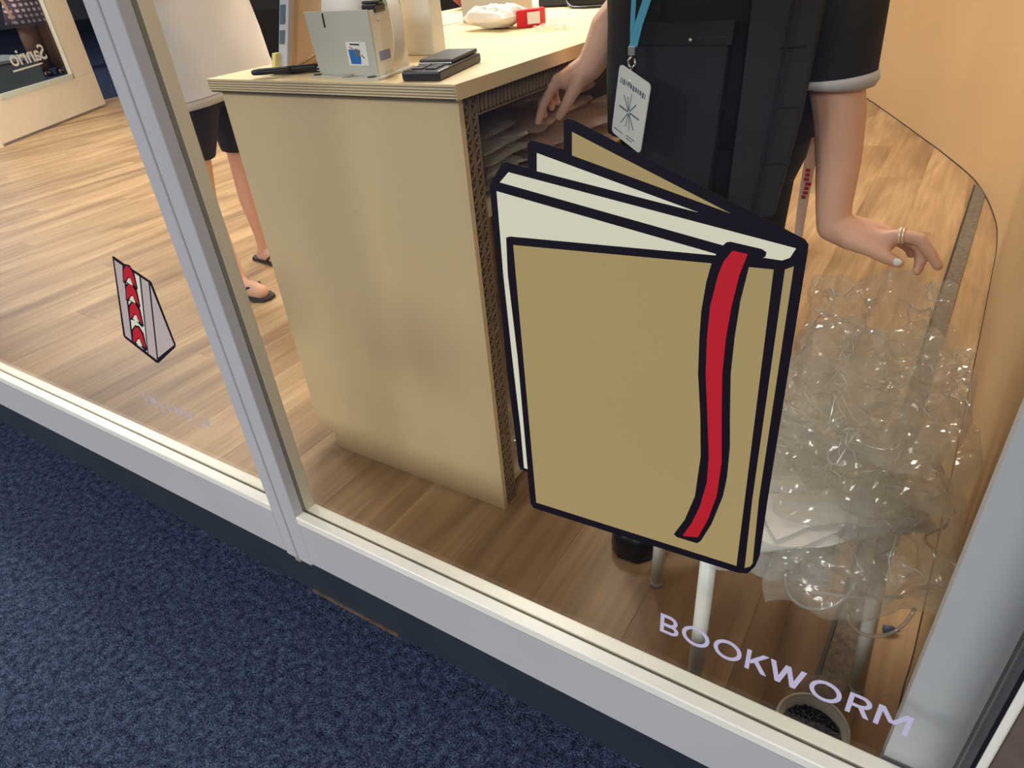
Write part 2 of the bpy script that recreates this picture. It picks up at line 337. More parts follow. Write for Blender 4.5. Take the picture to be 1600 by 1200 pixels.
DECALS = {'book_silhouette': [(-0.29, 0.972), (-0.2863, 0.9743), (-0.281, 0.9736), (-0.0851, 0.8951), (-0.0818, 0.8914), (-0.0814, 0.8846), (-0.08, 0.631), (-0.0786, 0.5536), (-0.0812, 0.536), (-0.0875, 0.5217), (-0.0973, 0.5175), (-0.353, 0.5003), (-0.3573, 0.5061), (-0.3579, 0.5588), (-0.368, 0.559), (-0.3702, 0.5664), (-0.3704, 0.5953), (-0.3736, 0.6976), (-0.3732, 0.8177), (-0.3728, 0.9092), (-0.3558, 0.9326), (-0.3508, 0.9334), (-0.3282, 0.93), (-0.3272, 0.9515), (-0.3241, 0.9539), (-0.3194, 0.9542), (-0.2906, 0.9488)], 'back_cover': [(-0.282, 0.9637), (-0.1426, 0.9086), (-0.2827, 0.9441)], 'loose_page': [(-0.3179, 0.9438), (-0.1688, 0.9066), (-0.319, 0.9277)], 'page_top': [(-0.3497, 0.9243), (-0.0901, 0.887), (-0.0935, 0.8787), (-0.0991, 0.8756), (-0.1154, 0.8758), (-0.1446, 0.8813), (-0.3604, 0.9139)], 'front_page': [(-0.365, 0.9051), (-0.1507, 0.8732), (-0.1517, 0.872), (-0.354, 0.8614), (-0.3587, 0.8597), (-0.3607, 0.8198), (-0.3575, 0.721), (-0.3573, 0.6247), (-0.3571, 0.5632), (-0.3621, 0.5633), (-0.3621, 0.6231), (-0.3646, 0.7192), (-0.3662, 0.8189)], 'front_cover': [(-0.3511, 0.8529), (-0.1543, 0.8645), (-0.1044, 0.8671), (-0.0998, 0.5272), (-0.3484, 0.5121)], 'spine': [(-0.0959, 0.8685), (-0.0897, 0.8722), (-0.088, 0.6276), (-0.0842, 0.5392), (-0.0861, 0.5333), (-0.0913, 0.5284), (-0.094, 0.6251)], 'ribbon_outline': [(-0.1457, 0.8823), (-0.1433, 0.8848), (-0.1403, 0.8855), (-0.1153, 0.8829), (-0.1116, 0.8807), (-0.112, 0.8768), (-0.1153, 0.8752), (-0.1207, 0.8739), (-0.1238, 0.8656), (-0.1274, 0.835), (-0.1287, 0.7996), (-0.1285, 0.7628), (-0.1248, 0.7165), (-0.1215, 0.6819), (-0.1207, 0.6436), (-0.1224, 0.6175), (-0.1305, 0.5753), (-0.14, 0.5452), (-0.1438, 0.54), (-0.1662, 0.5385), (-0.17, 0.5412), (-0.1592, 0.5679), (-0.1505, 0.6057), (-0.1484, 0.6599), (-0.1523, 0.7078), (-0.1579, 0.755), (-0.1594, 0.7926), (-0.1596, 0.8195), (-0.1573, 0.8474), (-0.1543, 0.8645), (-0.1508, 0.8743)], 'ribbon': [(-0.138, 0.8784), (-0.1257, 0.8771), (-0.1304, 0.8583), (-0.134, 0.8289), (-0.1359, 0.798), (-0.1358, 0.7609), (-0.1322, 0.7141), (-0.1273, 0.66), (-0.1285, 0.6149), (-0.1349, 0.5789), (-0.1434, 0.5494), (-0.1599, 0.5439), (-0.1508, 0.5689), (-0.1444, 0.5943), (-0.1397, 0.6293), (-0.1404, 0.6628), (-0.1455, 0.7099), (-0.1508, 0.7569), (-0.1525, 0.7942), (-0.1522, 0.8253), (-0.1478, 0.8554), (-0.1444, 0.868)], 'slice_silhouette': [(-1.15, 0.7203), (-1.146, 0.7213), (-1.1217, 0.712), (-1.0818, 0.6987), (-1.0615, 0.6915), (-1.0585, 0.6889), (-1.0612, 0.5726), (-1.0667, 0.5657), (-1.1452, 0.5145), (-1.1537, 0.5118), (-1.2333, 0.5465), (-1.2336, 0.5523)], 'bread_left': [(-1.1484, 0.7142), (-1.1293, 0.7076), (-1.2102, 0.5463), (-1.2262, 0.5526)], 'cream_filling': [(-1.1241, 0.707), (-1.0891, 0.6947), (-1.1711, 0.5302), (-1.2057, 0.5445)], 'bread_right': [(-1.0851, 0.6936), (-1.068, 0.6876), (-1.1476, 0.5201), (-1.1688, 0.5284)], 'bread_side': [(-1.0655, 0.6837), (-1.0671, 0.5705), (-1.1401, 0.5267)], 'berry_outline0': [(-1.1327, 0.7017), (-1.1167, 0.7122), (-1.1046, 0.7121), (-1.0999, 0.7001), (-1.1101, 0.669), (-1.1179, 0.6641), (-1.1297, 0.6748), (-1.15, 0.6733)], 'berry_red0': [(-1.131, 0.6989), (-1.1179, 0.7086), (-1.1078, 0.7083), (-1.105, 0.6972), (-1.1125, 0.6713), (-1.1179, 0.6769), (-1.1204, 0.6886), (-1.1238, 0.6884), (-1.1347, 0.6811), (-1.1457, 0.6757)], 'berry_heart0': [(-1.1362, 0.6773), (-1.1249, 0.6858), (-1.1201, 0.6866), (-1.1201, 0.6754), (-1.1209, 0.6732), (-1.1297, 0.6748)], 'berry_outline1': [(-1.1488, 0.6662), (-1.1322, 0.6774), (-1.1197, 0.6776), (-1.115, 0.6651), (-1.1257, 0.6326), (-1.1338, 0.6273), (-1.1459, 0.6383), (-1.1668, 0.6364)], 'berry_red1': [(-1.1471, 0.6634), (-1.1334, 0.6737), (-1.1231, 0.6735), (-1.1202, 0.662), (-1.1282, 0.6349), (-1.1337, 0.6406), (-1.1362, 0.6528), (-1.1397, 0.6526), (-1.151, 0.6448), (-1.1623, 0.639)], 'berry_heart1': [(-1.1526, 0.6408), (-1.1409, 0.6498), (-1.1359, 0.6508), (-1.136, 0.6391), (-1.1369, 0.6368), (-1.1459, 0.6383)], 'berry_outline2': [(-1.1654, 0.6269), (-1.1482, 0.6389), (-1.1353, 0.6392), (-1.1305, 0.6263), (-1.1418, 0.5922), (-1.1502, 0.5865), (-1.1627, 0.5977), (-1.1843, 0.5954)], 'berry_red2': [(-1.1636, 0.624), (-1.1495, 0.635), (-1.1388, 0.6349), (-1.1359, 0.623), (-1.1443, 0.5945), (-1.15, 0.6004), (-1.1525, 0.6131), (-1.1561, 0.6128), (-1.1678, 0.6045), (-1.1796, 0.5982)], 'berry_heart2': [(-1.1695, 0.6003), (-1.1573, 0.6099), (-1.1522, 0.611), (-1.1524, 0.5988), (-1.1533, 0.5964), (-1.1627, 0.5977)], 'berry_outline3': [(-1.1909, 0.5735), (-1.1728, 0.5866), (-1.1593, 0.5873), (-1.1544, 0.5736), (-1.1667, 0.5372), (-1.1755, 0.531), (-1.1884, 0.5426), (-1.211, 0.5397)], 'berry_red3': [(-1.1891, 0.5705), (-1.1741, 0.5825), (-1.163, 0.5826), (-1.1601, 0.5701), (-1.1693, 0.5396), (-1.1751, 0.5458), (-1.1776, 0.5592), (-1.1813, 0.5588), (-1.1937, 0.5496), (-1.2061, 0.5427)], 'berry_heart3': [(-1.1956, 0.5452), (-1.1827, 0.5557), (-1.1773, 0.5569), (-1.1777, 0.544), (-1.1786, 0.5414), (-1.1884, 0.5426)]}
LIMBS = {'arm_left': [(-0.2, 0.72, 1.2, 0.055), (-0.195, 0.68, 1.05, 0.046), (-0.1858, 0.66, 0.8949, 0.04), (-0.1705, 0.655, 0.8415, 0.038), (-0.1602, 0.65, 0.7759, 0.034), (-0.1536, 0.64, 0.7078, 0.028), (-0.1483, 0.635, 0.6759, 0.026)], 'palm_left': [(-0.1483, 0.635, 0.6759, 0.026), (-0.1188, 0.63, 0.6662, 0.025), (-0.0912, 0.625, 0.6632, 0.021), (-0.066, 0.62, 0.6642, 0.016)], 'palm_left2': [(-0.1495, 0.645, 0.6722, 0.024), (-0.1131, 0.655, 0.6646, 0.022), (-0.0704, 0.66, 0.6596, 0.016)], 'thumb_left': [(-0.1176, 0.615, 0.6632, 0.017), (-0.0869, 0.605, 0.6563, 0.0125), (-0.0608, 0.6, 0.6472, 0.0105), (-0.0417, 0.6, 0.6406, 0.0085)], 'index_left': [(-0.0716, 0.62, 0.6698, 0.0125), (-0.0463, 0.618, 0.6781, 0.0105), (-0.0213, 0.615, 0.6763, 0.0098), (-0.0032, 0.61, 0.6582, 0.009), (0.0111, 0.605, 0.6417, 0.0075)], 'middle_left': [(-0.0707, 0.64, 0.6604, 0.0125), (-0.0428, 0.638, 0.6671, 0.0105), (-0.0178, 0.632, 0.6602, 0.0098), (-0.0127, 0.62, 0.6424, 0.0088), (-0.0144, 0.612, 0.6262, 0.0075)], 'ring_left': [(-0.0738, 0.662, 0.6519, 0.012), (-0.045, 0.662, 0.6559, 0.01), (-0.0228, 0.655, 0.6487, 0.0092), (-0.0151, 0.645, 0.6343, 0.0082), (-0.0157, 0.638, 0.624, 0.007)], 'little_left': [(-0.0805, 0.68, 0.6444, 0.0105), (-0.0544, 0.682, 0.645, 0.0088), (-0.0357, 0.678, 0.6381, 0.008), (-0.0292, 0.67, 0.6289, 0.0068)], 'arm_right': [(-0.55, 0.74, 1.2, 0.055), (-0.54, 0.8, 1.03, 0.042), (-0.597, 0.74, 0.9572, 0.036), (-0.6105, 0.73, 0.9269, 0.031), (-0.6272, 0.72, 0.8979, 0.026)], 'palm_right': [(-0.6272, 0.72, 0.8979, 0.026), (-0.6479, 0.715, 0.8841, 0.025), (-0.6689, 0.71, 0.8757, 0.021), (-0.6886, 0.705, 0.874, 0.014)], 'palm_right2': [(-0.6347, 0.735, 0.8955, 0.024), (-0.6704, 0.745, 0.8811, 0.022), (-0.7048, 0.75, 0.8706, 0.014)], 'index_right': [(-0.6858, 0.705, 0.874, 0.0125), (-0.7037, 0.7, 0.8584, 0.0105), (-0.7211, 0.7, 0.8321, 0.0095), (-0.7364, 0.702, 0.7971, 0.0078)], 'middle_right': [(-0.6997, 0.725, 0.8726, 0.0125), (-0.7235, 0.725, 0.8582, 0.0105), (-0.7399, 0.725, 0.8314, 0.0095), (-0.7339, 0.722, 0.8052, 0.0078)], 'ring_right': [(-0.7078, 0.745, 0.8714, 0.012), (-0.7317, 0.75, 0.8583, 0.01), (-0.7419, 0.75, 0.8362, 0.009), (-0.7283, 0.745, 0.8155, 0.0075)], 'little_right': [(-0.7085, 0.762, 0.8685, 0.0105), (-0.7302, 0.768, 0.8527, 0.009), (-0.734, 0.768, 0.8355, 0.008), (-0.7224, 0.762, 0.8221, 0.0068)], 'thumb_right': [(-0.6403, 0.7, 0.8778, 0.016), (-0.6508, 0.69, 0.8546, 0.0125), (-0.6644, 0.688, 0.8327, 0.0105), (-0.6805, 0.69, 0.8117, 0.0085)], 'b_leg1': [(-2.3293, 1.02, 0.7752, 0.085), (-2.4056, 1.0, 0.5497, 0.056), (-2.4393, 0.99, 0.3506, 0.052), (-2.3772, 0.98, 0.1383, 0.036), (-2.3453, 0.975, 0.0484, 0.033)], 'b_leg2': [(-2.4307, 1.22, 0.7596, 0.085), (-2.4586, 1.24, 0.5, 0.058), (-2.4922, 1.25, 0.2891, 0.054), (-2.5066, 1.26, 0.1277, 0.036), (-2.5172, 1.262, 0.0571, 0.033)], 'b_foot1': [(-2.3269, 0.9727, 0.03, 0.034), (-2.254, 0.9705, 0.03, 0.034), (-2.2132, 0.9684, 0.03, 0.03)], 'b_foot2': [(-2.5398, 1.2607, 0.03, 0.034), (-2.4618, 1.2594, 0.03, 0.034), (-2.3744, 1.2626, 0.03, 0.03)]}

# ================================================================ THE SETTING
# carpet of the mall walkway
g = MB(); g.box((-30, -16, -.02), (8, 0.012, 0)); g.box((-30, 0.012, -.02), (-8.4, 12, 0))
structure(g.build('floor_carpet', CARPET))

# shop floor: vinyl planks running away from the window over a base
fl = structure(MB().box((-8.4, .012, -.02), (.6, 9, -.004)).build('floor', CARD_DARK))
PW = .196; plank_meshes = {}
def plank_mesh(w, l):
    key = (round(w, 3), round(l, 3))
    if key not in plank_meshes:
        b = .0004; mb = MB()
        mb.loft([[(-w/2, 0, -.004), (w/2, 0, -.004), (w/2, l, -.004), (-w/2, l, -.004)],
                 [(-w/2, 0, -b), (w/2, 0, -b), (w/2, l, -b), (-w/2, l, -b)],
                 [(-w/2+b, b, 0), (w/2-b, b, 0), (w/2-b, l-b, 0), (-w/2+b, l-b, 0)]])
        me = mb.mesh('plank'); me.materials.append(PLANK); plank_meshes[key] = me
    return plank_meshes[key]
def put_plank(x, y, w, l):
    o = bpy.data.objects.new('plank', plank_mesh(w, l)); COL.objects.link(o); o.parent = fl; o.location = (x, y, 0)
col_x = -8.36; ci = 0
while col_x < .16:
    y = .014; first = True
    ymax = 7.2 if col_x > -5.5 else 6.0
    while y < ymax:
        l = [.55, 1.25, .9, 1.6][(ci*7) % 4] if first else 1.62
        put_plank(col_x+PW/2, y, PW-.0003, l-.0003); y += l; first = False
    col_x += PW; ci += 1

# grey metal threshold strip along the wall
st = MB()
st.prism([(-.002, .05), (.038, .05), (.139, 3.20), (.093, 3.20)], lambda u, v, h: (u, v, h), .0002, .005)
tr = structure(st.build('trim_1', GREY_STRIP))
e2 = MB(); e2.prism([(-.010, .05), (-.004, .05), (.091, 3.20), (.085, 3.20)], lambda u, v, h: (u, v, h), .0002, .0065)
e2.build('dark_edge', BLACK_PL, tr)

# curved birch wall on the right
base = [(.125, .058), (.128, .324), (.140, .524), (.172, 1.489), (.19, 2.1), (.198, 2.47), (.178, 2.80), (.095, 3.25), (-.06, 3.68), (-.21, 4.04), (-.45, 4.6), (-.70, 5.15), (-1.3, 6.3), (-1.9, 7.3)]
def spl(pts, n):
    out = []
    for i in range(len(pts)-1):
        p0 = pts[max(i-1, 0)]; p1 = pts[i]; p2 = pts[i+1]; p3 = pts[min(i+2, len(pts)-1)]
        for k in range(n):
            t = k/n
            out.append(tuple(.5*(2*p1[j]+(p2[j]-p0[j])*t+(2*p0[j]-5*p1[j]+4*p2[j]-p3[j])*t*t+(3*p1[j]-p0[j]-3*p2[j]+p3[j])*t**3) for j in range(len(p1))))
    return out+[pts[-1]]
bs = spl(base, 6)
w = MB(); n = len(bs)
vs = [(x, y, .004) for x, y in bs]+[(x, y, 2.8) for x, y in bs]+[(x+.05, y+.02, .004) for x, y in bs]+[(x+.05, y+.02, 2.8) for x, y in bs]
fs = []
for i in range(n-1):
    fs += [(i, i+1, n+i+1, n+i), (2*n+i, 3*n+i, 3*n+i+1, 2*n+i+1), (n+i, n+i+1, 3*n+i+1, 3*n+i), (i, 2*n+i, 2*n+i+1, i+1)]
fs += [(0, n, 3*n, 2*n), (n-1, 3*n-1, 4*n-1, 2*n-1)]
w.add(vs, fs); structure(w.build('wall_right', WALL_BEIGE, smooth=False))
gp = MB(); vs = []; 
for x, y in bs: vs += [(x-.0022, y, .0003), (x+.01, y, .0003), (x+.01, y, .006), (x-.0022, y, .006)]
rings = [vs[i*4:i*4+4] for i in range(n)]
structure(gp.loft(rings).build('shadow_gap_right', CARD_DARK))  # dark strip imitating the shadow gap at the wall foot
# white post panel just behind the glass, timber-clad wall outside it
structure(MB().box((.0885, .035, 0), (.34, .056, 2.8)).build('wall_post', WHITE_FRAME))
wo = structure(MB().box((.1602, -.030, 0), (3.0, .02, 2.8)).build('wall_outside', mat('brown_render', srgb(104, 88, 82), .8, var=.12, scale=30)))
structure(MB().box((-8.4, 7.3, 0), (.6, 7.36, 2.8)).build('wall_back', mat('dim_back_wall', srgb(60, 58, 58), .8, var=.05)))
structure(MB().box((-8.4, .03, 2.8), (.6, 7.36, 2.84)).build('ceiling', mat('white_ceiling', srgb(225, 222, 214), .9, var=.02)))
structure(MB().box((-30, 11, 0), (-6, 11.1, 3.2)).build('wall_mall', mat('dark_mall_wall', srgb(38, 42, 52), .7, var=.2, scale=1)))
structure(MB().box((-30.1, -4, 0), (-30, 11, 3.2)).build('wall_mall_end', MATS['dark_mall_wall']))

# ---------------- the shop window: two framed panes
FY, BY = -.0228, .0245
GASKET = mat('grey_gasket', srgb(132, 128, 116), .7)
def rail(parent, x0, x1):
    MB().box((x0, FY, .157), (x1, BY, .262)).build('bottom_rail', WHITE_FRAME, parent, bevel=.0012)
    # outer and inner glazing beads with a dark gasket between them
    for nm, ya, yb, zt in (('outer_bead', FY, -.0036, .2765), ('inner_bead', .0033, BY, .2715)):
        b = MB(); s = 1 if nm == 'outer_bead' else -1
        b.box((x0, ya, .258), (x1, yb, zt)); b.build(nm, SILL_CREAM, parent, bevel=.0022, seg=3)
    MB().box((x0, -.0052, .258), (x1, .0036, .2672)).build('gasket', GASKET, parent)
def pane(parent, x0, x1):
    return MB().box((x0, -.003, .264), (x1, .003, 2.6)).build('glass_pane', GLASS, parent)
w1 = structure(empty('window_1', (-2.7, 0, .157)))
w2 = structure(empty('window_2', (-.35, 0, .157)))
rail(w1, -5.4, -.921); rail(w2, -.8526, .147)
pane(w1, -5.4, -.905); pane(w2, -.868, .146)
# the mullion: stile of each frame with a groove between, and beads beside the glass
MB().box((-.921, FY, .150), (-.8915, BY, 2.6)).build('stile', WHITE_FRAME, w1, bevel=.0025, seg=3)
MB().box((-.8875, FY, .150), (-.8526, -.0034, 2.6)).build('stile', WHITE_FRAME, w2, bevel=.002, seg=3)
MB().box((-.8875, .0033, .150), (-.8526, BY, 2.6)).build('inner_stile', mat('beige_painted_frame', srgb(222, 214, 190), .5, var=.02), w2, bevel=.002)
MB().box((-.8875, -.0034, .150), (-.8534, .0033, 2.6)).build('gasket', GASKET, w2)
MB().box((-.8917, -.0195, .150), (-.8873, .02, 2.6)).build('groove', mat('grey_groove', srgb(150, 150, 152), .6), w1)
MB().box((-.8975, FY-.0012, .146), (-.8835, FY+.004, .154)).build('joint_cap', MATS['grey_groove'], w1)
MB().box((.1475, FY-.001, .157), (.1515, .02, 2.6)).build('gasket', BLACK_PL, w2)
MB().box((.1515, FY-.002, .150), (.1600, .02, 2.6)).build('stile', SILL_CREAM, w2, bevel=.001)
structure(MB().box((-5.4, .012, 0), (.16, .028, .158)).build('baseboard_front', PLINTH))
structure(MB().box((-.935, .008, .0005), (-.70, .0125, .0045)).build('trim_2', mat('raw_timber', srgb(104, 82, 66), .8, var=.3, scale=60)))

# ---------------- vinyl graphics on the outside of the glass
def sticker_piece(key, name, m, layer, parent):
    y0 = -.0032-layer*.00025
    return MB().prism(DECALS[key], lambda u, v, h: (u, h, v), y0, y0-.0002).build(name, m, parent)
bk = empty('book_window_sticker', (-.28, -.0032, .50))
sticker_piece('book_silhouette', 'black_backing', INK, 0, bk)
for key, name, m, ly in (('back_cover', 'back_cover', TAN, 1), ('loose_page', 'loose_page', CREAMV, 1), ('page_top', 'page_block_top', CREAMV, 1), ('front_page', 'front_page', CREAMV, 1),
                         ('front_cover', 'front_cover', TAN, 1), ('spine', 'spine', TAN, 1), ('ribbon_outline', 'ribbon_outline', INK, 2), ('ribbon', 'ribbon_bookmark', REDV, 3)):
    sticker_piece(key, name, m, ly, bk)
tag(bk, 'large tan book sticker with black outline and red ribbon marker on the glass', 'sticker')
sl = empty('cake_slice_window_sticker', (-1.27, -.0032, .45))
sticker_piece('slice_silhouette', 'black_backing', INK, 0, sl)
for key, name, m, ly in (('bread_left', 'sponge_layer', PINKV, 1), ('cream_filling', 'cream_filling', CREAMV, 1), ('bread_right', 'sponge_layer', PINKV, 1), ('bread_side', 'sponge_side', PINKV, 1)):
    sticker_piece(key, name, m, ly, sl)
for i in range(4):
    for nm, m, ly in (('berry_outline', INK, 2), ('berry_red', REDV, 3), ('berry_heart', CREAMV, 4)):
        sticker_piece(nm+str(i), nm, m, ly, sl)
tag(sl, 'small pink layered cake slice sticker with red berry halves on the glass', 'sticker')
wl = empty('window_lettering', (-.04, -.0034, .3675)); tag(wl, 'lilac BOOKWORM lettering low on the glass below the book sticker', 'lettering')
HL, SW = .0345, .0050
LY = [0]
def ly():
    LY[0] += 1
    return -.0034-.000012*(LY[0] % 40)
def stroke(mb, pts, w=SW):
    """flat stroke of constant width along 2D points"""
    for (a0, a1), (c0, c1) in zip(pts[:-1], pts[1:]):
        d = Vector((c0-a0, c1-a1)); n_ = Vector((-d.y, d.x)).normalized()*w/2
        mb.prism([(a0-n_.x, a1-n_.y), (c0-n_.x, c1-n_.y), (c0+n_.x, c1+n_.y), (a0+n_.x, a1+n_.y)], lambda u, v, hh: (u, hh, .3675+v), -.0032, ly())
def arc(cx, cy, rx, ry, a0, a1, n=18): return [(cx+rx*math.cos(math.radians(a0+(a1-a0)*k/n)), cy+ry*math.sin(math.radians(a0+(a1-a0)*k/n))) for k in range(n+1)]
def slab(mb, pts): mb.prism(pts, lambda u, v, hh: (u, hh, .3675+v), -.0032, ly())
def diag(mb, x0, y0, x1, y1, w=.0058): slab(mb, [(x0-w/2, y0), (x0+w/2, y0), (x1+w/2, y1), (x1-w/2, y1)])
H2 = HL/2; s2 = SW/2
for ch, xa, xb in (('B', -.1793, -.1555), ('O', -.1515, -.1175), ('O', -.1125, -.0795), ('K', -.0745, -.0495), ('W', -.0485, -.0095), ('O', -.0045, .0285), ('R', .0345, .0585), ('M', .0625, .0950)):
    mb = MB(); w_ = xb-xa
    if ch == 'O':
        stroke(mb, arc((xa+xb)/2, H2, w_/2-s2, H2-s2, 0, 360, 36))
    if ch in 'BRK': slab(mb, [(xa, 0), (xa+SW, 0), (xa+SW, HL), (xa, HL)])
    if ch == 'B':
        for y0, y1, xr in ((0, HL*.53, xb), (HL*.53-SW*.9, HL, xb-.0018)):
            r = (y1-y0)/2-s2; cx_ = xr-r-s2
            stroke(mb, [(xa+s2, y0+s2), (cx_, y0+s2)]+arc(cx_, (y0+y1)/2, r, r, -90, 90, 12)+[(xa+s2, y1-s2)])
    if ch == 'R':
        y0 = HL*.40; r = (HL-y0)/2-s2; cx_ = xb-.001-r-s2
        stroke(mb, [(xa+s2, y0+s2), (cx_, y0+s2)]+arc(cx_, (y0+HL)/2, r, r, -90, 90, 12)+[(xa+s2, HL-s2)])
        diag(mb, xb-.003, 0, xa+.0115, y0+SW)
    if ch == 'K':
        diag(mb, xa+SW*.8, HL*.36, xb-.004, HL, .0064); diag(mb, xb-.0034, 0, xa+w_*.42, HL*.58, .0064)
    if ch == 'W':
        q = w_/4
        for (x0, y0, x1, y1) in ((xa+q*1.15, 0, xa+.003, HL), (xa+q*1.15, 0, xa+q*2, HL), (xa+q*2.85, 0, xa+q*2, HL), (xa+q*2.85, 0, xb-.003, HL)): diag(mb, x0, y0, x1, y1, .0056)
    if ch == 'M':
        for x0 in (xa, xb-SW): slab(mb, [(x0, 0), (x0+SW, 0), (x0+SW, HL), (x0, HL)])
        diag(mb, (xa+xb)/2, HL*.32, xa+.003, HL, .006); diag(mb, (xa+xb)/2, HL*.32, xb-.003, HL, .006)
    mb.build('letter', LILAC, wl)
# worn lettering on the other pane, too faint to read
FADED = mat_film('faded_lilac', tint=(1, 1, 1), haze=.42, hazecol=(.66, .63, .76), gloss=.0, edge=.0)
t = MB(); rnd = random.Random(3); x = -1.265
while x < -1.052:
    wd = rnd.choice((.018, .022, .026)); zb = .385
    t.prism([(x, zb), (x+.005, zb), (x+.005, zb+.030), (x, zb+.030)], lambda u, v, h: (u, h, v), -.0032, -.0034)
    k = rnd.randint(0, 2)
    if k == 0: t.prism([(x+.006, zb+.013), (x+wd-.004, zb+.013), (x+wd-.004, zb+.030), (x+.006, zb+.026)], lambda u, v, h: (u, h, v), -.0032, -.0034)
    if k == 1: t.prism([(x+.006, zb), (x+wd-.004, zb), (x+wd-.004, zb+.006), (x+.006, zb+.010)], lambda u, v, h: (u, h, v), -.0032, -.0034)
    if k == 2: t.prism([(x+.006, zb+.012), (x+wd-.006, zb+.024), (x+wd-.002, zb+.024), (x+.010, zb+.008)], lambda u, v, h: (u, h, v), -.0032, -.0034)
    x += wd+.004
tag(t.build('faded_window_lettering', FADED), 'faint worn lilac lettering on the glass below the cake slice sticker', 'lettering')

# ================================================================ THE COUNTER
ct = empty('shop_counter', (-1.0, .9, 0))
tag(ct, 'pale birch counter with layered ply top and open honeycomb board shelf side', 'counter')
X0, X1, CY, CE, ZP = -1.30, -.70, .40, 2.25, .90
e = MB(); e.prism([(X0, .055), (X0+.055, .05), (X0+.06, 0), (X1-.004, 0), (X1-.004, ZP), (X0, ZP)], lambda u, v, h: (u, h, v), CY, CY+.012)
e.build('end_panel', BIRCH, ct)
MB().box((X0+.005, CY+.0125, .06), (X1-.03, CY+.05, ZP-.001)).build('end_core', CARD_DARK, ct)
# honeycomb edge of the end panel: two columns of small cells
hc = MB()
for k in range(2):
    y0 = CY+.014+k*.021
    hc.box((X1-.03, y0, 0), (X1-.006, y0+.002, ZP)); hc.box((X1-.03, y0+.017, 0), (X1-.006, y0+.019, ZP))
    z = .004; s = 1
    while z < ZP-.012:
        a = (y0+.002, y0+.017) if s > 0 else (y0+.017, y0+.002)
        hc.add([(X1-.03, a[0], z), (X1-.03, a[1], z+.010), (X1-.03, a[1], z+.013), (X1-.03, a[0], z+.003), (X1-.006, a[0], z), (X1-.006, a[1], z+.010), (X1-.006, a[1], z+.013), (X1-.006, a[0], z+.003)], [(0,1,2,3),(7,6,5,4),(0,4,5,1),(2,6,7,3),(1,5,6,2),(0,3,7,4)])
        z += .0105; s = -s
o = hc.build('end_honeycomb', CARD, ct); o['kind'] = 'stuff'
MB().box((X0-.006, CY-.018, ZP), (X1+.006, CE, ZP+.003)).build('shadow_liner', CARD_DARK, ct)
MB().box((X0-.008, CY-.02, ZP+.003), (X1+.008, CE, ZP+.0232)).build('top_slab', PLY_EDGE, ct, bevel=.0006)
MB().box((X0-.008, CY-.02, ZP+.0234), (X1+.008, CE, ZP+.0246)).build('top_veneer', BIRCH_TOP, ct)
MB().box((X1+.0081, CY-.0195, ZP+.0005), (X1+.0092, CE, ZP+.0244)).build('side_veneer', BIRCH, ct)
# honeycomb layer under the slab on the open side
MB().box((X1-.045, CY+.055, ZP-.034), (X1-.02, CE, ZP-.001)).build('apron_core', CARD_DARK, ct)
ap = MB(); y = CY+.058
while y < CE-.01:
    ap.box((X1-.0205, y, ZP-.032), (X1-.006, y+.003, ZP-.001)); y += .0125
o = ap.build('apron_honeycomb', CARD, ct); o['kind'] = 'stuff'
MB().box((X1-.045, CY+.055, ZP-.0365), (X1-.004, CE, ZP-.0342)).build('apron_liner', CARD, ct)
MB().box((X0+.01, CY+.05, .675), (X1-.02, CE-.02, .69)).build('shelf', mat('shelf_card', srgb(196, 184, 162), .8, var=.08), ct)
MB().box((X0+.01, CY+.05, .03), (X1-.02, CE-.02, .045)).build('shelf', MATS['shelf_card'], ct)
MB().box((X0, CY+.05, .06), (X0+.012, CE, ZP)).build('back_panel', BIRCH, ct)
MB().box((X0+.0125, 1.28, .05), (X1-.02, 1.305, ZP-.001)).build('divider', mat('divider_card', srgb(186, 162, 120), .8, var=.1), ct)
MB().box((X0, CE-.02, 0), (X1-.004, CE, ZP)).build('end_panel', BIRCH, ct)
# wing of the counter behind
wg = empty('counter_wing', (-1.7, 1.6, 0))
tag(wg, 'birch counter wing joining the back of the honeycomb shelf counter', 'counter')
MB().box((-1.66, 1.16, ZP), (X0-.02, 2.2, ZP+.0245)).build('top_slab', BIRCH_TOP, wg)
MB().box((-1.64, 1.19, 0), (X0-.02, 2.18, ZP)).build('body', BIRCH, wg)
ZT = ZP+.0247

# ---------------- things on the counter
# label dispenser
pr_ = empty('label_dispenser', (-.93, .47, ZT)); tag(pr_, 'white label dispenser with a paper roll and blue instruction sticker', 'dispenser')
A = Vector((-1.045, .425)); U = Vector((.205, -.015)).normalized(); V = Vector((-.25, .97)).normalized()
def dp(u, v, z): p = A+U*u+V*v; return (p.x, p.y, ZT+z*.74)
def dbox(u0, u1, v0, v1, z0, z1, name, m, bev=0, par=None, lean=0.0):
    b = MB(); b.loft([[dp(u0, v0, z0), dp(u1, v0, z0), dp(u1, v1, z0), dp(u0, v1, z0)], [dp(u0-lean, v0, z1), dp(u1, v0, z1), dp(u1, v1, z1), dp(u0-lean, v1, z1)]])
    return b.build(name, m, par or pr_, bevel=bev)
base_ = MB()
pts = [(0.0, -.018), (.165, -.022), (.178, -.016), (.185, 0), (.185, .12), (0, .12)]
base_.prism(pts, lambda u, v, h: dp(u, v, h), .0, .005); DISP = mat('dispenser_metal', srgb(196, 194, 182), .4, var=.02)
base_.build('base_plate', DISP, pr_)
fp = dbox(.015, .168, 0, .003, .005, .142, 'front_plate', DISP, .0008, lean=.010)
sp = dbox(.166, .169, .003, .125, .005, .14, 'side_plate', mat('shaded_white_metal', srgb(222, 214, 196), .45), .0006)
dbox(.012, .015, .06, .125, .005, .13, 'side_plate', DISP, .0006)
dbox(.0, .168, .122, .125, .005, .155, 'rear_plate', DISP, .0006)
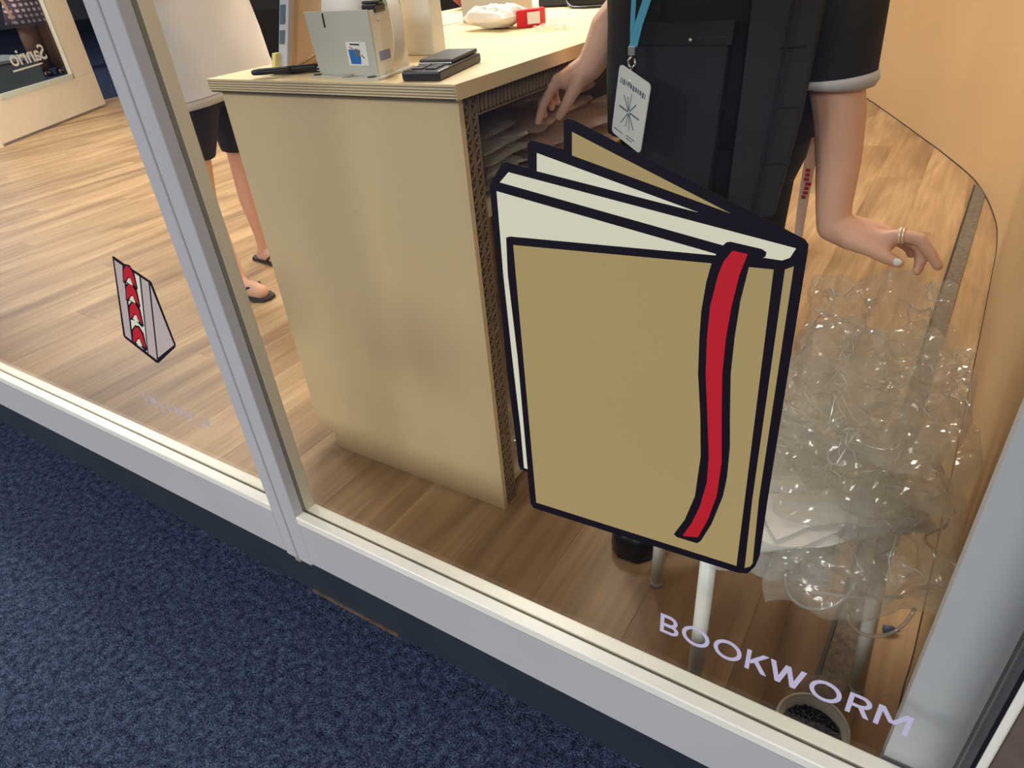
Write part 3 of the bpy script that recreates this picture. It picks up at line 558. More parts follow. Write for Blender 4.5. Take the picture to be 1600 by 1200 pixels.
for u in (.012, .155): MB().lathe([(.0075, 0), (.0075, .0012), (.004, .0016)], dp(u, -.006, .005), 14).build('screw', BLACK_PL, pr_)
MB().lathe([(.011, 0), (.011, .003), (.008, .005)], dp(.098, -.012, .005), 20).build('clear_foot', CLEAR_MILKY, pr_)
dbox(.052, .056, -.0006, .0, .108, .138, 'slot', BLACK_PL)
rl = MB(); cx = dp(.085, .065, .125)
def lath_u(prof, c, n=28):
    mb = MB(); rings = []
    for r, s in prof: rings.append([(c[0]+U.x*s+V.x*r*math.cos(a), c[1]+U.y*s+V.y*r*math.cos(a), c[2]+r*math.sin(a)) for a in (2*math.pi*k/n for k in range(n))])
    return mb.loft(rings)
lath_u([(.05, -.045), (.05, .045)], cx).build('paper_roll', PAPER, pr_, True)
lath_u([(.018, -.05), (.018, .052)], cx).build('roll_core', CARD, pr_, True)
dbox(.14, .172, .02, .06, .132, .150, 'tear_bar', BLACK_PL, .003)
dbox(.135, .176, .03, .05, .150, .156, 'tear_bar_grip', BLACK_PL, .002)
# ribbon of labels curling down at the side
pth = [dp(.145, .075, .165), dp(.17, .068, .172), dp(.192, .055, .160), dp(.203, .045, .12), dp(.206, .038, .07), dp(.198, .03, .03), dp(.182, .02, .008)]
rb = MB(); rings = []
for p in spl(pth, 5):
    p = Vector(p); side = Vector((V.x, V.y, 0))*.021
    rings.append([p-side, p+side, p+side+Vector((.0008, 0, .0004)), p-side+Vector((.0008, 0, .0004))])
rb.loft(rings).build('paper_strip', PAPER, pr_)
s1 = dbox(.100, .150, -.0008, -.0001, .028, .078, 'instruction_sticker', PAPER)
BLUE = mat('blue_print', srgb(28, 112, 186), .5); GREYP = mat('grey_print', srgb(92, 110, 126), .5)
b = MB(); b.prism([(.106, .031), (.131, .031), (.133, .047), (.128, .062), (.104, .062)], lambda u, v, h: dp(u, h, v), -.0011, -.0008); b.build('blue_picture', BLUE, s1)
b = MB(); b.prism([(.115, .060), (.124, .064), (.134, .060), (.131, .050), (.122, .046)], lambda u, v, h: dp(u, h, v), -.0014, -.0011); b.build('grey_picture', GREYP, s1)
for q in ([(.107, .066), (.117, .063), (.117, .0645), (.107, .0675)], [(.134, .050), (.141, .043), (.1425, .044), (.1355, .0515)], [(.110, .0715), (.134, .0705), (.134, .0735), (.110, .0745)]):
    b = MB(); b.prism(q, lambda u, v, h: dp(u, h, v), -.0011, -.0008); b.build('print_mark', INK, s1)
b = MB(); b.prism([(.015, .035), (.055, .035), (.055, .055), (.015, .055)], lambda u, v, h: dp(h, u, v), .1692, .1697); b.build('maker_label', mat('slate_label', srgb(120, 124, 152), .5), sp)
b = MB(); b.ball(dp(.1695, .03, .118), .003); b.build('bolt', STEEL, sp)

# pocket scale
sc_ = empty('pocket_scale', (-.765, .49, ZT)); tag(sc_, 'black digital pocket scale lying beside the label dispenser', 'scale')
SA = Vector((-.808, .392)); SU = Vector((.067, .008)).normalized(); SV = Vector((-.05, .2)).normalized()
def spn(u, v, z): p = SA+SU*u+SV*v; return (p.x, p.y, ZT+z)
def sbox(u0, u1, v0, v1, z0, z1, name, m, bev, par=sc_):
    b = MB(); b.loft([[spn(u0, v0, z0), spn(u1, v0, z0), spn(u1, v1, z0), spn(u0, v1, z0)], [spn(u0, v0, z1), spn(u1, v0, z1), spn(u1, v1, z1), spn(u0, v1, z1)]]); return b.build(name, m, par, bevel=bev)
sbox(0, .073, 0, .195, 0, .016, 'body', BLACK_PL, .004)
sbox(.004, .069, .065, .19, .017, .024, 'weighing_plate', mat('matt_black', srgb(46, 48, 48), .5), .003)
sbox(.004, .069, .062, .065, .0165, .0195, 'plate_rim', STEEL, .0008)
for i in range(2):
    for j in range(2): sbox(.014+.026*i, .034+.026*i, .014+.022*j, .030+.022*j, .016, .0185, 'key', MATS['matt_black'], .002)

# scissors
sx = empty('scissors', (-1.14, .43, ZT)); tag(sx, 'black handled scissors lying open near the front edge of the counter top', 'scissors')
for s, dz in ((1, .0), (-1, .005)):
    P0 = Vector((-1.075, .462, ZT+.006+dz))
    d = Vector((-.095, -.045*1.0+s*.016, 0))
    pth = [P0, P0+d*.35, P0+d*.75, P0+d*1.0, P0+d*1.06+Vector((.004, .008*s, 0)), P0+d*.8+Vector((.0, .016*s, 0)), P0+d*.42+Vector((0, .008*s, 0))]
    MB().tube(spl([tuple(p) for p in pth], 5), .0052, 10).build('handle', BLACK_PL, sx, True)
    q = Vector((.085, .045-s*.010, 0))
    b = MB(); n_ = Vector((-q.y, q.x, 0)).normalized()*.007
    b.loft([[P0-n_+Vector((0,0,-.002)), P0+n_+Vector((0,0,-.002)), P0+n_, P0-n_], [P0+q-n_*.15+Vector((0,0,-.002)), P0+q+n_*.15+Vector((0,0,-.002)), P0+q+n_*.15, P0+q-n_*.15]]); b.build('blade', STEEL, sx)
MB().lathe([(.005, 0), (.005, .012), (.003, .014)], (-1.068, .466, ZT), 12).build('rivet', STEEL, sx)

# acrylic notice seen edge-on and peach boards behind it
ns = empty('notice_stand', (-1.225, .52, ZT)); tag(ns, 'upright acrylic notice strip standing on the counter beside the scissors', 'sign')
LEAN = Matrix(((1, 0, .42, -.42*ZT), (0, 1, 0, 0), (0, 0, 1, 0), (0, 0, 0, 1)))
MB().box((-1.232, .50, ZT), (-1.206, .512, ZT+.34), LEAN).build('acrylic_block', mat('cloudy_acrylic', srgb(206, 208, 220), .2), ns, bevel=.001)
MB().box((-1.238, .488, ZT), (-1.228, .50, ZT+.03), LEAN).build('yellow_tab', mat('yellow_tab', srgb(236, 226, 150), .5), ns)
rnd = random.Random(5); z = ZT+.045
while z < ZT+.32:
    h = rnd.uniform(.008, .035); MB().box((-1.229, .4992, z), (-1.214, .5, z+h), LEAN).build('print_mark', MATS['slate_label'] if rnd.random() < .6 else GREYP, ns); z += h+rnd.uniform(.004, .012)
pb = tag(MB().box((-1.245, .56, ZT), (-1.06, .568, ZT+.36), LEAN @ Matrix.Translation((-1.13, .56, 0)) @ Matrix.Rotation(.35, 4, 'Z') @ Matrix.Translation((1.13, -.56, 0))).build('peach_board', KRAFT, bevel=.001), 'peach wooden board standing behind the label dispenser', 'board')
fr_ = empty('wire_rack', (-1.11, .50, ZT)); tag(fr_, 'small brass wire rack lying flat behind the scissors', 'rack')
for a, b2 in (((-1.19, .515, .003), (-1.085, .50, .003)), ((-1.175, .545, .003), (-1.075, .535, .003)), ((-1.19, .515, .003), (-1.10, .56, .045)), ((-1.085, .50, .003), (-1.075, .535, .003))):
    MB().tube([(a[0], a[1], ZT+a[2]), (b2[0], b2[1], ZT+b2[2])], .003, 8).build('wire', mat('brass_wire', srgb(190, 160, 112), .4, .3), fr_, True)
# tub of black pens, white boxes, packets at the back of the counter
def bag_mesh(sx_, sy_, sz_, seed, n=26, crease=.35, power=2.6):
    """closed crumpled pillow of thin film"""
    r = random.Random(seed); folds = []
    for i in range(9):
        a = r.uniform(0, math.pi); folds.append((math.cos(a), math.sin(a), r.uniform(.7, 3.4), r.uniform(0, 1), r.uniform(.4, 1)))
    def crum(u, v, ph):
        s = 0
        for dx, dy, fq, p, am in folds:
            t = (u*dx+v*dy)*fq+p+ph*.37; s += am*(abs((t % 1)-.5)-.25)/(fq**.6)
        return s
    vs = []; idx = {}
    for sgn in (1, -1):
        for j in range(n+1):
            for i in range(n+1):
                u = 2*i/n-1; v = 2*j/n-1
                edge = max(0, (1-abs(u)**power)*(1-abs(v)**power))**.5
                if sgn < 0 and (i in (0, n) or j in (0, n)): idx[(sgn, i, j)] = idx[(1, i, j)]; continue
                c = crum(u, v, 0 if sgn > 0 else 5)
                wob = 1+.08*math.sin(3*v+seed)+.07*math.sin(5*u+2*seed)+.5*c*.25
                z = sgn*sz_*(edge*.5)+sz_*crease*c*2.2*(.35+edge)
                idx[(sgn, i, j)] = len(vs); vs.append((sx_*.5*u*wob*(1-.06*v*v), sy_*.5*v*wob*(1-.06*u*u), z))
    fs = []
    for sgn in (1, -1):
        for j in range(n):
            for i in range(n):
                q = (idx[(sgn, i, j)], idx[(sgn, i+1, j)], idx[(sgn, i+1, j+1)], idx[(sgn, i, j+1)]); fs.append(q if sgn > 0 else q[::-1])
    return vs, fs
def bag(name, loc, size, rot, seed, m, parent=None, **k):
    vs, fs = bag_mesh(*size, seed, **k); R = Matrix.Translation(loc) @ Matrix.Rotation(rot[2], 4, 'Z') @ Matrix.Rotation(rot[1], 4, 'Y') @ Matrix.Rotation(rot[0], 4, 'X')
    mb = MB(); mb.add([R @ Vector(v) for v in vs], fs); return mb.build(name, m, parent)
tb = empty('pen_tub', (-1.02, .73, ZT)); tag(tb, 'clear tub of black pens standing behind the label dispenser', 'tub')
MB().box((-1.04, .66, ZT), (-.945, .70, ZT+.11)).build('white_stand', WHITE_PL, tb, bevel=.003)
MB().lathe([(.034, .11), (.04, .26), (.038, .26), (.032, .115)], (-1.0, .69, ZT), 20).build('cup', CLEAR_MILKY, tb, True)
for k in range(5):
    MB().tube([(-1.0+.012*(k-2), .69+.006*(k % 2), ZT+.115), (-1.0+.017*(k-2), .69+.01*(k % 3-1), ZT+.30)], .006, 8).build('pen', BLACK_PL, tb, True)
tag(MB().box((-1.29, 1.24, ZT), (-1.115, 1.34, ZT+.16)).build('white_carton', mat('pale_carton', srgb(214, 206, 192), .7), bevel=.002), 'plain white carton standing behind the crumpled white packet', 'carton')
pk = empty('snack_packet', (-1.06, 1.08, ZT)); tag(pk, 'white crumpled packet with a red end lying in front of the white carton', 'packet')
bag('pouch', (-1.075, 1.09, ZT+.028), (.16, .11, .05), (0, 0, -.25), 11, PAPER, pk, crease=.10)
b = MB(); b.prism([(-.998, 1.06), (-.958, 1.105), (-.965, 1.15), (-1.0, 1.12)], lambda u, v, h: (u, v, h), ZT+.001, ZT+.04); b.build('red_end', REDV, pk, bevel=.003)
b = MB(); b.add([(-.9765, 1.079, ZT+.008), (-.955, 1.1035, ZT+.008), (-.955, 1.1035, ZT+.034), (-.9765, 1.079, ZT+.034)], [(0, 1, 2, 3)]); b.build('white_label', PAPER, pk)
tag(bag('film_scrap', (-.88, 1.03, ZT+.006), (.09, .045, .01), (0, 0, .5), 21, CLEAR_MILKY), 'small clear film scrap on the counter beside the red ended packet', 'film')
tag(bag('red_pouch', (-1.56, 1.68, ZT+.05), (.14, .11, .08), (0, 0, .2), 31, mat('dull_red', srgb(150, 60, 54), .6), crease=.12), 'dull red pouch lying on the counter wing', 'pouch')
kd = empty('card_reader', (-1.12, 1.66, ZT)); tag(kd, 'black payment device with cable at the far end of the counter', 'device')
MB().box((-1.25, 1.60, ZT), (-1.0, 1.74, ZT+.035)).build('body', BLACK_PL, kd, bevel=.006)
MB().tube(spl([(-1.15, 1.60, ZT+.02), (-1.09, 1.53, ZT+.004), (-1.0, 1.52, ZT+.004), (-.92, 1.60, ZT+.004), (-.88, 1.72, ZT+.004)], 6), .004, 8).build('cable', BLACK_PL, kd, True)

# ---------------- things in the open shelf
SH = .6905
for k, (dx, dy, w_, d_) in enumerate(((0, 0, .15, .2), (.006, -.01, .14, .19), (-.004, .012, .15, .18), (.01, .0, .13, .18), (0, -.012, .14, .17))):
    tag(bag('folded_bag', (-.82+dx, .60+dy, SH+.016+.024*k), (w_, d_, .018), (0, 0, .1*k-.2), 40+k, mat_film('white_film', haze=.6, hazecol=(.8, .79, .76)) if k == 0 else bpy.data.materials['white_film'], crease=.10, n=14), ['lowest', 'second lowest', 'middle', 'second highest', 'topmost'][k]+' flat white plastic bag in the small stack beside the honeycomb panel', 'bag', 'white bags in the shelf')
tag(bag('patterned_pouch', (-.775, .50, SH+.045), (.055, .09, .035), (.5, .1, .2), 51, mat('navy_patterned', srgb(58, 58, 82), .6, var=.7, scale=60), crease=.12, n=14), 'small dark navy patterned pouch wedged against the honeycomb panel', 'pouch')
for k, (x, y, sx1, sy1, rz) in enumerate(((-.90, .90, .30, .40, .1), (-.88, .92, .32, .38, -.15), (-.91, .88, .28, .36, .2), (-.93, .95, .30, .34, 0))):
    tag(bag('film_bag', (x, y, SH+.026+.030*k), (sx1, sy1, .026), (0, .05, rz), 60+k, MAUVE_FILM, crease=.22), ['lowest', 'second lowest', 'second highest', 'topmost'][k]+' pinkish clear film bag in the loose pile under the reaching hand', 'bag', 'film bags in the shelf')
tag(MB().box((-.83, 1.12, SH), (-.72, 1.24, SH+.06)).build('paper_stack', PAPER, bevel=.001), 'stack of white paper sheets at the back of the open shelf', 'paper')
tag(bag('low_bag', (-.80, .56, .09), (.10, .16, .07), (0, .2, .3), 71, CLEAR_MILKY, crease=.3), 'crumpled clear bag on the low shelf behind the end panel', 'bag')

# ================================================================ THE STOOL AND THE BAGS ON IT
st_ = empty('stool', (-.127, .335, 0)); tag(st_, 'small white metal stool under the heap of clear plastic bags', 'stool')
feet = [(-.166, .136), (.062, .308), (-.316, .361), (-.088, .533)]; cx, cy = -.127, .335
for x, y in feet:
    f = .86 if (x, y) == (.062, .308) else .97
    MB().tube([(x, y, .0), (cx+(x-cx)*f, cy+(y-cy)*f, .385)], .0115, 14).build('leg', WHITE_PL, st_, True)
    MB().tube([(x, y, 0), (x, y, .012)], .0125, 14).build('foot_cap', mat('grey_cap', srgb(200, 200, 198), .6), st_, True)
s = MB(); ang = math.atan2(.172, .228)
M = Matrix.Translation((cx, cy, 0)) @ Matrix.Rotation(ang, 4, 'Z')
s.box((-.155, -.155, .385), (.155, .155, .405), M); s.build('seat', WHITE_PL, st_, bevel=.008, seg=3)
for a, b2 in ((0, 1), (1, 3), (3, 2), (2, 0)):
    pa, pb2 = feet[a], feet[b2]
    MB().tube([(cx+(pa[0]-cx)*.95, cy+(pa[1]-cy)*.95, .372), (cx+(pb2[0]-cx)*.95, cy+(pb2[1]-cy)*.95, .372)], .008, 10).build('seat_rail', WHITE_PL, st_, True)

# white folded sheets below the clear bags
for k in range(3):
    tag(bag('wrapped_sheet', (-.09+.006*k, .31, .413+.011*k), (.24, .24, .012), (0, 0, ang+.05*k), 80+k, PAPER, crease=.06, n=14), ['lowest', 'middle', 'topmost'][k]+' flat white wrapped sheet lying on the stool seat under the clear bags', 'sheet', 'white sheets on the stool')
heap = [
 # loc, size, rotation, seed, material, label
 ((-.04, .335, .480), (.25, .28, .055), (.06, .08, .3), 101, CLEAR_MILKY, 'crumpled clear bag at the bottom of the heap on the stool'),
 ((-.03, .315, .525), (.24, .27, .055), (.14, .05, .1), 102, CLEAR, 'crumpled clear bag in the middle of the heap on the stool'),
 ((-.03, .35, .565), (.23, .26, .05), (.22, .0, -.1), 103, CLEAR_MILKY, 'crumpled milky bag near the top of the heap on the stool'),
 ((-.04, .46, .592), (.20, .17, .07), (.70, -.10, .1), 104, CLEAR, 'puffed clear bag standing highest at the back of the heap'),
 ((.045, .255, .440), (.15, .20, .05), (.80, .25, .35), 105, CLEAR, 'clear zip bag slumping over the stool edge toward the wall'),
]
GLINT = mat_film('glint_film', tint=(1, 1, 1), haze=.55, hazecol=(.99, .97, .93), gloss=.25, edge=.5, rough=.15)
for loc, size, rot, sd, m, lb in heap:
    NB = 44
    o = bag('clear_bag', loc, size, rot, sd, m, crease=.42, n=NB); tag(o, lb, 'bag', 'clear bags on the stool')
    # pale threads added to imitate light glinting on the folded film
    r = random.Random(sd+7); cm = MB(); V_ = o.data.vertices
    for k in range(26):
        i, j = r.randint(4, NB-5), r.randint(4, NB-5); a = r.uniform(0, 6.28); pts = []
        for s in range(r.randint(3, 9)):
            ii, jj = int(round(i+1.6*s*math.cos(a))), int(round(j+1.6*s*math.sin(a)))
            if not (1 <= ii < NB and 1 <= jj < NB): break
            p = V_[jj*(NB+1)+ii].co.copy(); p.z += .0008
            if not pts or (p-pts[-1]).length > .003: pts.append(p)
            a += r.uniform(-.25, .25)
        if len(pts) > 2: cm.tube(pts, [.0003]+[r.choice((.0006, .0009, .0012))]*(len(pts)-2)+[.0003], 5)
    c_ = cm.build('crease_glints', GLINT, None, True); c_.parent = o; c_['kind'] = 'stuff'
# the carrier with tube handles hanging down in front
cr_ = empty('zip_carrier', (0, .21, .30)); tag(cr_, 'clear zip carrier with round tube handles hanging from the front of the stool', 'bag')
bag('pouch', (.012, .225, .385), (.24, .17, .05), (1.25, 0, .42), 111, CLEAR_MILKY, cr_, crease=.25, n=40)
MB().tube([(-.035, .205, .302), (.02, .226, .300), (.075, .252, .304)], .0022, 8).build('zip', mat('white_zip', srgb(226, 222, 214), .5), cr_, True)
def loop(c, r, sag, n=16):
    ps = []
    for k in range(n+1):
        t = math.pi*k/n; ps.append((c[0]-r*math.cos(t)*.92, c[1]-r*math.cos(t)*.38-.012*math.sin(t), c[2]-sag*math.sin(t)))
    return ps
TUBE = mat_film('tube_film', haze=.35, hazecol=(.86, .85, .82), gloss=.12, edge=.6)
MB().tube(loop((-.025, .175, .375), .045, .058), .0028, 8).build('handle', TUBE, cr_, True)
MB().tube(loop((.052, .222, .305), .042, .052), .0028, 8).build('handle', TUBE, cr_, True)
# printed wrapper hanging below the seat
wr = empty('printed_wrapper', (-.13, .19, .27)); tag(wr, 'grey printed wrapper sheet hanging under the front edge of the stool seat', 'wrapper')
b = MB(); g_ = [[(-.165+.15*i/8, .175+.055*i/8+.004*math.sin(i*1.7+j), .385-.07*j/4-.022*(i/8)*(j/4)+.004*math.sin(2*i+j)) for i in range(9)] for j in range(5)]
vv = [p for row in g_ for p in row]; n0 = len(vv)
ff = [(j*9+i, j*9+i+1, (j+1)*9+i+1, (j+1)*9+i) for j in range(4) for i in range(8)]
b.add(vv+[(x, y+.0012, z) for x, y, z in vv], ff+[tuple(n0+q for q in f[::-1]) for f in ff]); b.build('sheet', mat('grey_wrapper', srgb(190, 184, 174), .5, var=.12, scale=60), wr)

# tub of dark beads at the foot of the window, scraps, marker cap
tb = empty('bead_tub', (.012, .185, 0)); tag(tb, 'round white rimmed tub of dark blue beads on the floor by the sill', 'tub')
MB().lathe([(.045, .0), (.050, .004), (.053, .030), (.053, .034), (.049, .034), (.046, .012), (.001, .012)], (.012, .185, .0008), 40).build('tub', WHITE_PL, tb, True)
bd = MB(); rnd = random.Random(8)
for k in range(260):
    a = rnd.uniform(0, 6.283); r = .043*math.sqrt(rnd.random()); bd.ball((.012+r*math.cos(a), .185+r*math.sin(a), .016+rnd.uniform(0, .006)), .0028, 6, 4)
o = bd.build('beads', mat('dark_beads', srgb(26, 34, 46), .3, var=.8, scale=200), tb); o['kind'] = 'stuff'
MB().lathe([(.045, .0), (.045, .003), (.001, .0035)], (.012, .185, .0135), 40).build('bead_bed', MATS['dark_beads'], tb)
MB().tube([(.012+.0525*math.cos(2*math.pi*k/48), .185+.0525*math.sin(2*math.pi*k/48), .0365) for k in range(49)], .0026, 8).build('rim', WHITE_PL, tb, True)
tag(bag('film_scrap', (-.002, .275, .012), (.045, .04, .018), (0, 0, .4), 121, CLEAR_MILKY, crease=.3, n=14), 'clear film scrap on the floor behind the bead tub', 'film')
tag(bag('film_scrap', (.095, .16, .012), (.05, .05, .018), (0, 0, .9), 122, CLEAR, crease=.3, n=14), 'clear film scrap on the floor between the bead tub and the wall', 'film')
mk = empty('marker_pen', (.092, .455, 0)); tag(mk, 'short blue grey marker with a black tip standing by the curved wall', 'marker')
MB().tube([(.082, .452, .0075), (.096, .456, .0075)], .007, 14).build('barrel', mat('blue_grey', srgb(92, 106, 130), .4), mk, True)
MB().tube([(.096, .456, .0075), (.108, .460, .0075)], [.0065, .0015], 14).build('tip', BLACK_PL, mk, True)
# printed paper ribbon by the wrist of the shop worker
ps_ = empty('paper_tape', (-.222, .75, .58)); tag(ps_, 'pale paper tape with a red print hanging beside the black clothing', 'tape')
b = MB(); rings = []
for k in range(13):
    t = k/12; c = Vector((-.218-.004*math.sin(3*t), .76, .80-.25*t)); hw = .0105-.004*t
    rings.append([c+Vector((-hw, 0, 0)), c+Vector((hw, .004, 0)), c+Vector((hw, .0052, 0)), c+Vector((-hw, .0012, 0))])
b.loft(rings).build('tape', mat('pink_paper', srgb(232, 206, 188), .7), ps_)
rnd = random.Random(4)
for k in range(7):
    z = .722-.008*k; b = MB(); x = -.226+rnd.uniform(0, .004); b.box((x, .7575, z), (x+rnd.uniform(.007, .011), .7585, z+.0055)); b.build('red_print', mat('red_print', srgb(196, 40, 52), .6), ps_)

# ================================================================ PEOPLE
def head_parts(root, c, face, voxel, hair_m):
    """ellipsoids of a head: c centre, face direction (unit xy)"""
    fx, fy = face; sx1, sy1 = -fy, fx
    def at(f, s, z): return (c[0]+fx*f+sx1*s, c[1]+fy*f+sy1*s, c[2]+z)
    balls = [(c, (.078, .078, .108)), (at(.03, 0, -.05), (.055, .055, .055)), (at(.088, 0, -.008), (.013, .013, .022)), (at(.0, .076, 0), (.012, .016, .028)), (at(0, -.076, 0), (.012, .016, .028))]
    hair = [(at(-.018, 0, .028), (.092, .092, .105)), (at(-.05, 0, -.05), (.07, .07, .10))]
    def details():
        for s in (-1, 1):
            MB().ball(at(.071, .03*s, .006), (.009, .009, .006)).build('eye', BLACK_PL, root, True)
        MB().ball(at(.077, 0, -.05), (.01, .02, .006)).build('mouth', mat('lip', srgb(176, 96, 88), .5), root, True)
    return balls, hair, details
HAIR = mat('dark_hair', srgb(34, 26, 24), .5, var=.3, scale=60)

# --- shop worker in black reaching into the shelf
pa = empty('person', (-.38, .66, 0)); tag(pa, 'person in black with a teal lanyard reaching into the shelf and over the stool', 'person')
LB = LIMBS
hb, hh, hd = head_parts(pa, (-.37, .52, 1.46), (0, -1), .004, HAIR)
chains = [LB[k] for k in ('arm_left', 'palm_left', 'palm_left2', 'thumb_left', 'index_left', 'middle_left', 'ring_left', 'little_left', 'arm_right', 'palm_right', 'palm_right2', 'index_right', 'middle_right', 'ring_right', 'little_right', 'thumb_right')]
chains += [[(-.20, .72, 1.20, .055), (-.375, .66, 1.20, .075), (-.55, .74, 1.20, .055)],
           [(-.375, .60, 1.33, .05), (-.375, .64, 1.22, .075), (-.38, .68, 1.0, .11), (-.385, .72, .86, .13)],
           [(-.45, .72, .84, .085), (-.425, .66, .45, .055), (-.395, .60, .09, .036)], [(-.32, .72, .84, .085), (-.31, .71, .45, .055), (-.28, .71, .09, .036)],
           [(-.395, .61, .05, .034), (-.392, .46, .035, .03)], [(-.28, .72, .05, .034), (-.27, .56, .035, .03)]]
body = blob('body', chains, hb, .0034, SKIN, pa, 4)
blob('hair', [], hh, .008, HAIR, pa); hd()
# clothing
tp = MB(); tp.loft([ring(-.388, .695, .80, .182, .125, fold=.02, ph=1), ring(-.388, .69, .88, .182, .122, fold=.015, ph=1.4), ring(-.385, .68, .98, .178, .122, fold=.01, ph=2), ring(-.38, .66, 1.10, .178, .12), ring(-.378, .65, 1.20, .185, .11), ring(-.376, .63, 1.28, .10, .08), ring(-.376, .62, 1.31, .065, .065)])
tp.build('black_top', BLACK_CLOTH, pa, True)
sl_ = MB(); A0, A1 = Vector((-.21, .70, 1.22)), Vector((-.186, .655, .893))
sl_.tube([A0, A0.lerp(A1, .35), A0.lerp(A1, .7), A1], [.072, .066, .060, .057], 26); sl_.build('sleeve', CHARCOAL, pa, True)
cf = MB(); ax = Vector((-.186, .655, .893))
cf.tube([ax+Vector((0, 0, .006)), ax+Vector((.001, 0, -.002)), ax+Vector((.001, 0, -.008))], [.0585, .0605, .056], 26); cf.build('cuff', GREY_CLOTH, pa, True)
MB().tube([(-.55, .74, 1.22), (-.545, .79, 1.10), (-.54, .81, 1.02)], [.07, .06, .056], 22).build('sleeve', CHARCOAL, pa, True)
tr_ = MB(); tr_.loft([ring(-.385, .71, .99, .165, .115), ring(-.385, .715, .86, .178, .13), ring(-.385, .715, .76, .165, .13), ring(-.385, .71, .70, .145, .12)]); tr_.build('trousers_seat', BLACK_CLOTH, pa, True)
for ps3 in ([(-.455, .71, .80), (-.43, .67, .5), (-.40, .62, .09)], [(-.325, .71, .80), (-.325, .71, .5), (-.29, .72, .09)]):
    MB().tube(ps3, [.095, .082, .066], 20).build('trouser_leg', BLACK_CLOTH, pa, True)
for x, y in ((-.393, .5), (-.272, .6)):
    sh = MB()
    pts = [(-.05, .0), (-.05, .10), (-.036, .15), (.036, .15), (.05, .10), (.052, .0), (.054, -.05), (.044, -.09), (.022, -.112), (-.02, -.114), (-.044, -.092), (-.054, -.05)]
    sh.loft([[(x+u, y+v, z) for u, v in [(u*s_, v*s_) for u, v in pts]] for z, s_ in ((.002, .98), (.016, 1.0), (.05, .97), (.072, .80), (.085, .5))])
    shoe = sh.build('shoe', mat('black_leather', srgb(20, 20, 24), .28, var=.2, scale=40, bump=.4, bscale=30), pa, True)
# pouch apron and open jacket front
b = MB(); b.loft([[(-.46, .555, .70), (-.335, .548, .70), (-.335, .572, .70), (-.46, .578, .70)], [(-.465, .552, .82), (-.325, .545, .82), (-.325, .572, .82), (-.465, .578, .82)], [(-.462, .548, .972), (-.315, .540, .972), (-.315, .566, .972), (-.462, .572, .972)]])
apn = b.build('pouch', mat('black_pouch', srgb(17, 16, 21), .7, var=.12, scale=10), pa, bevel=.006)
b = MB(); b.loft([[(-.466, .546, .955), (-.312, .538, .955), (-.312, .542, .955), (-.466, .55, .955)], [(-.466, .552, .985), (-.312, .544, .985), (-.312, .565, .985), (-.466, .572, .985)]]); b.build('flap', BLACK_CLOTH, apn, bevel=.001)
b = MB(); b.ball((-.372, .537, .963), .003); b.build('snap', STEEL, apn)
b = MB(); b.loft([[(-.302, .552, .70), (-.232, .572, .70), (-.232, .59, .70), (-.302, .575, .70)], [(-.296, .548, .85), (-.212, .570, .85), (-.212, .59, .85), (-.296, .57, .85)], [(-.29, .545, 1.06), (-.20, .57, 1.06), (-.20, .60, 1.06), (-.29, .57, 1.06)]])
jk = b.build('jacket_front', CHARCOAL, pa, bevel=.003)
MB().tube([(-.262, .558, .705), (-.247, .555, .85), (-.235, .554, 1.05)], .0022, 6).build('placket_seam', BLACK_CLOTH, jk)
for z in (.79, .87, .95): MB().tube([(-.248, .5555, z), (-.215, .568, z)], .0018, 6).build('pocket_seam', BLACK_CLOTH, jk)
# rings and painted thumbnail
rg = MB(); c = Vector(LB['index_left'][1][:3]); d = (Vector(LB['index_left'][2][:3])-Vector(LB['index_left'][0][:3])).normalized(); n_ = d.orthogonal().normalized(); m_ = d.cross(n_)
for off in (-.0022, .0022):
    rg.tube([c+d*off+(n_*math.cos(t)+m_*math.sin(t))*.0112 for t in (2*math.pi*k/20 for k in range(21))], .0016, 8)
rg.build('ring', mat('pale_gold', srgb(246, 232, 206), .25, .4), pa, True)
th = Vector(LB['thumb_left'][3][:3]); MB().ball(th+Vector((-.002, -.0062, .0035)), (.0075, .0032, .0062)).build('painted_nail', mat('white_nail', srgb(240, 240, 240), .25), pa, True)
# lanyard and badge worn in front
ln = empty('lanyard_badge', (-.455, .52, .80)); tag(ln, 'white name badge on a teal lanyard hanging in front of the black clothing', 'badge')
TEAL = mat('teal_ribbon', srgb(70, 156, 186), .6, var=.06)
def ribbon(pts, hw, name, m):
    rings = []
    for p in pts:
        p = Vector(p); rings.append([p+Vector((-hw, 0, 0)), p+Vector((hw, .002, 0)), p+Vector((hw, .0032, 0)), p+Vector((-hw, .0012, 0))])
    return MB().loft(rings).build(name, m, ln)
ribbon([(-.4585, .525, .956), (-.4595, .527, .985), (-.459, .53, 1.03), (-.452, .55, 1.10), (-.44, .58, 1.25)], .0032, 'strap', TEAL)
ribbon([(-.456, .522, .956), (-.449, .524, .985), (-.437, .528, 1.02), (-.42, .55, 1.10), (-.40, .58, 1.25)], .0062, 'strap', TEAL)
MB().box((-.4625, .519, .945), (-.4515, .526, .958)).build('crimp', STEEL, ln, bevel=.001)
MB().tube([(-.4565, .521, .944), (-.4625, .521, .938), (-.461, .521, .930), (-.455, .521, .928), (-.4505, .521, .933), (-.452, .521, .941)], .0018, 8).build('hook', STEEL, ln, True)
MB().tube([(-.4565, .520, .930), (-.455, .512, .918), (-.4525, .5035, .907)], .0016, 8).build('clip', STEEL, ln, True)
BTL, BU, BV = Vector((-.4742, .520, .9342)), Vector((.0657, -.0363, -.0226)), Vector((-.0209, .0151, -.1051))
BN = BU.cross(BV).normalized()
if BN.y > 0: BN = -BN
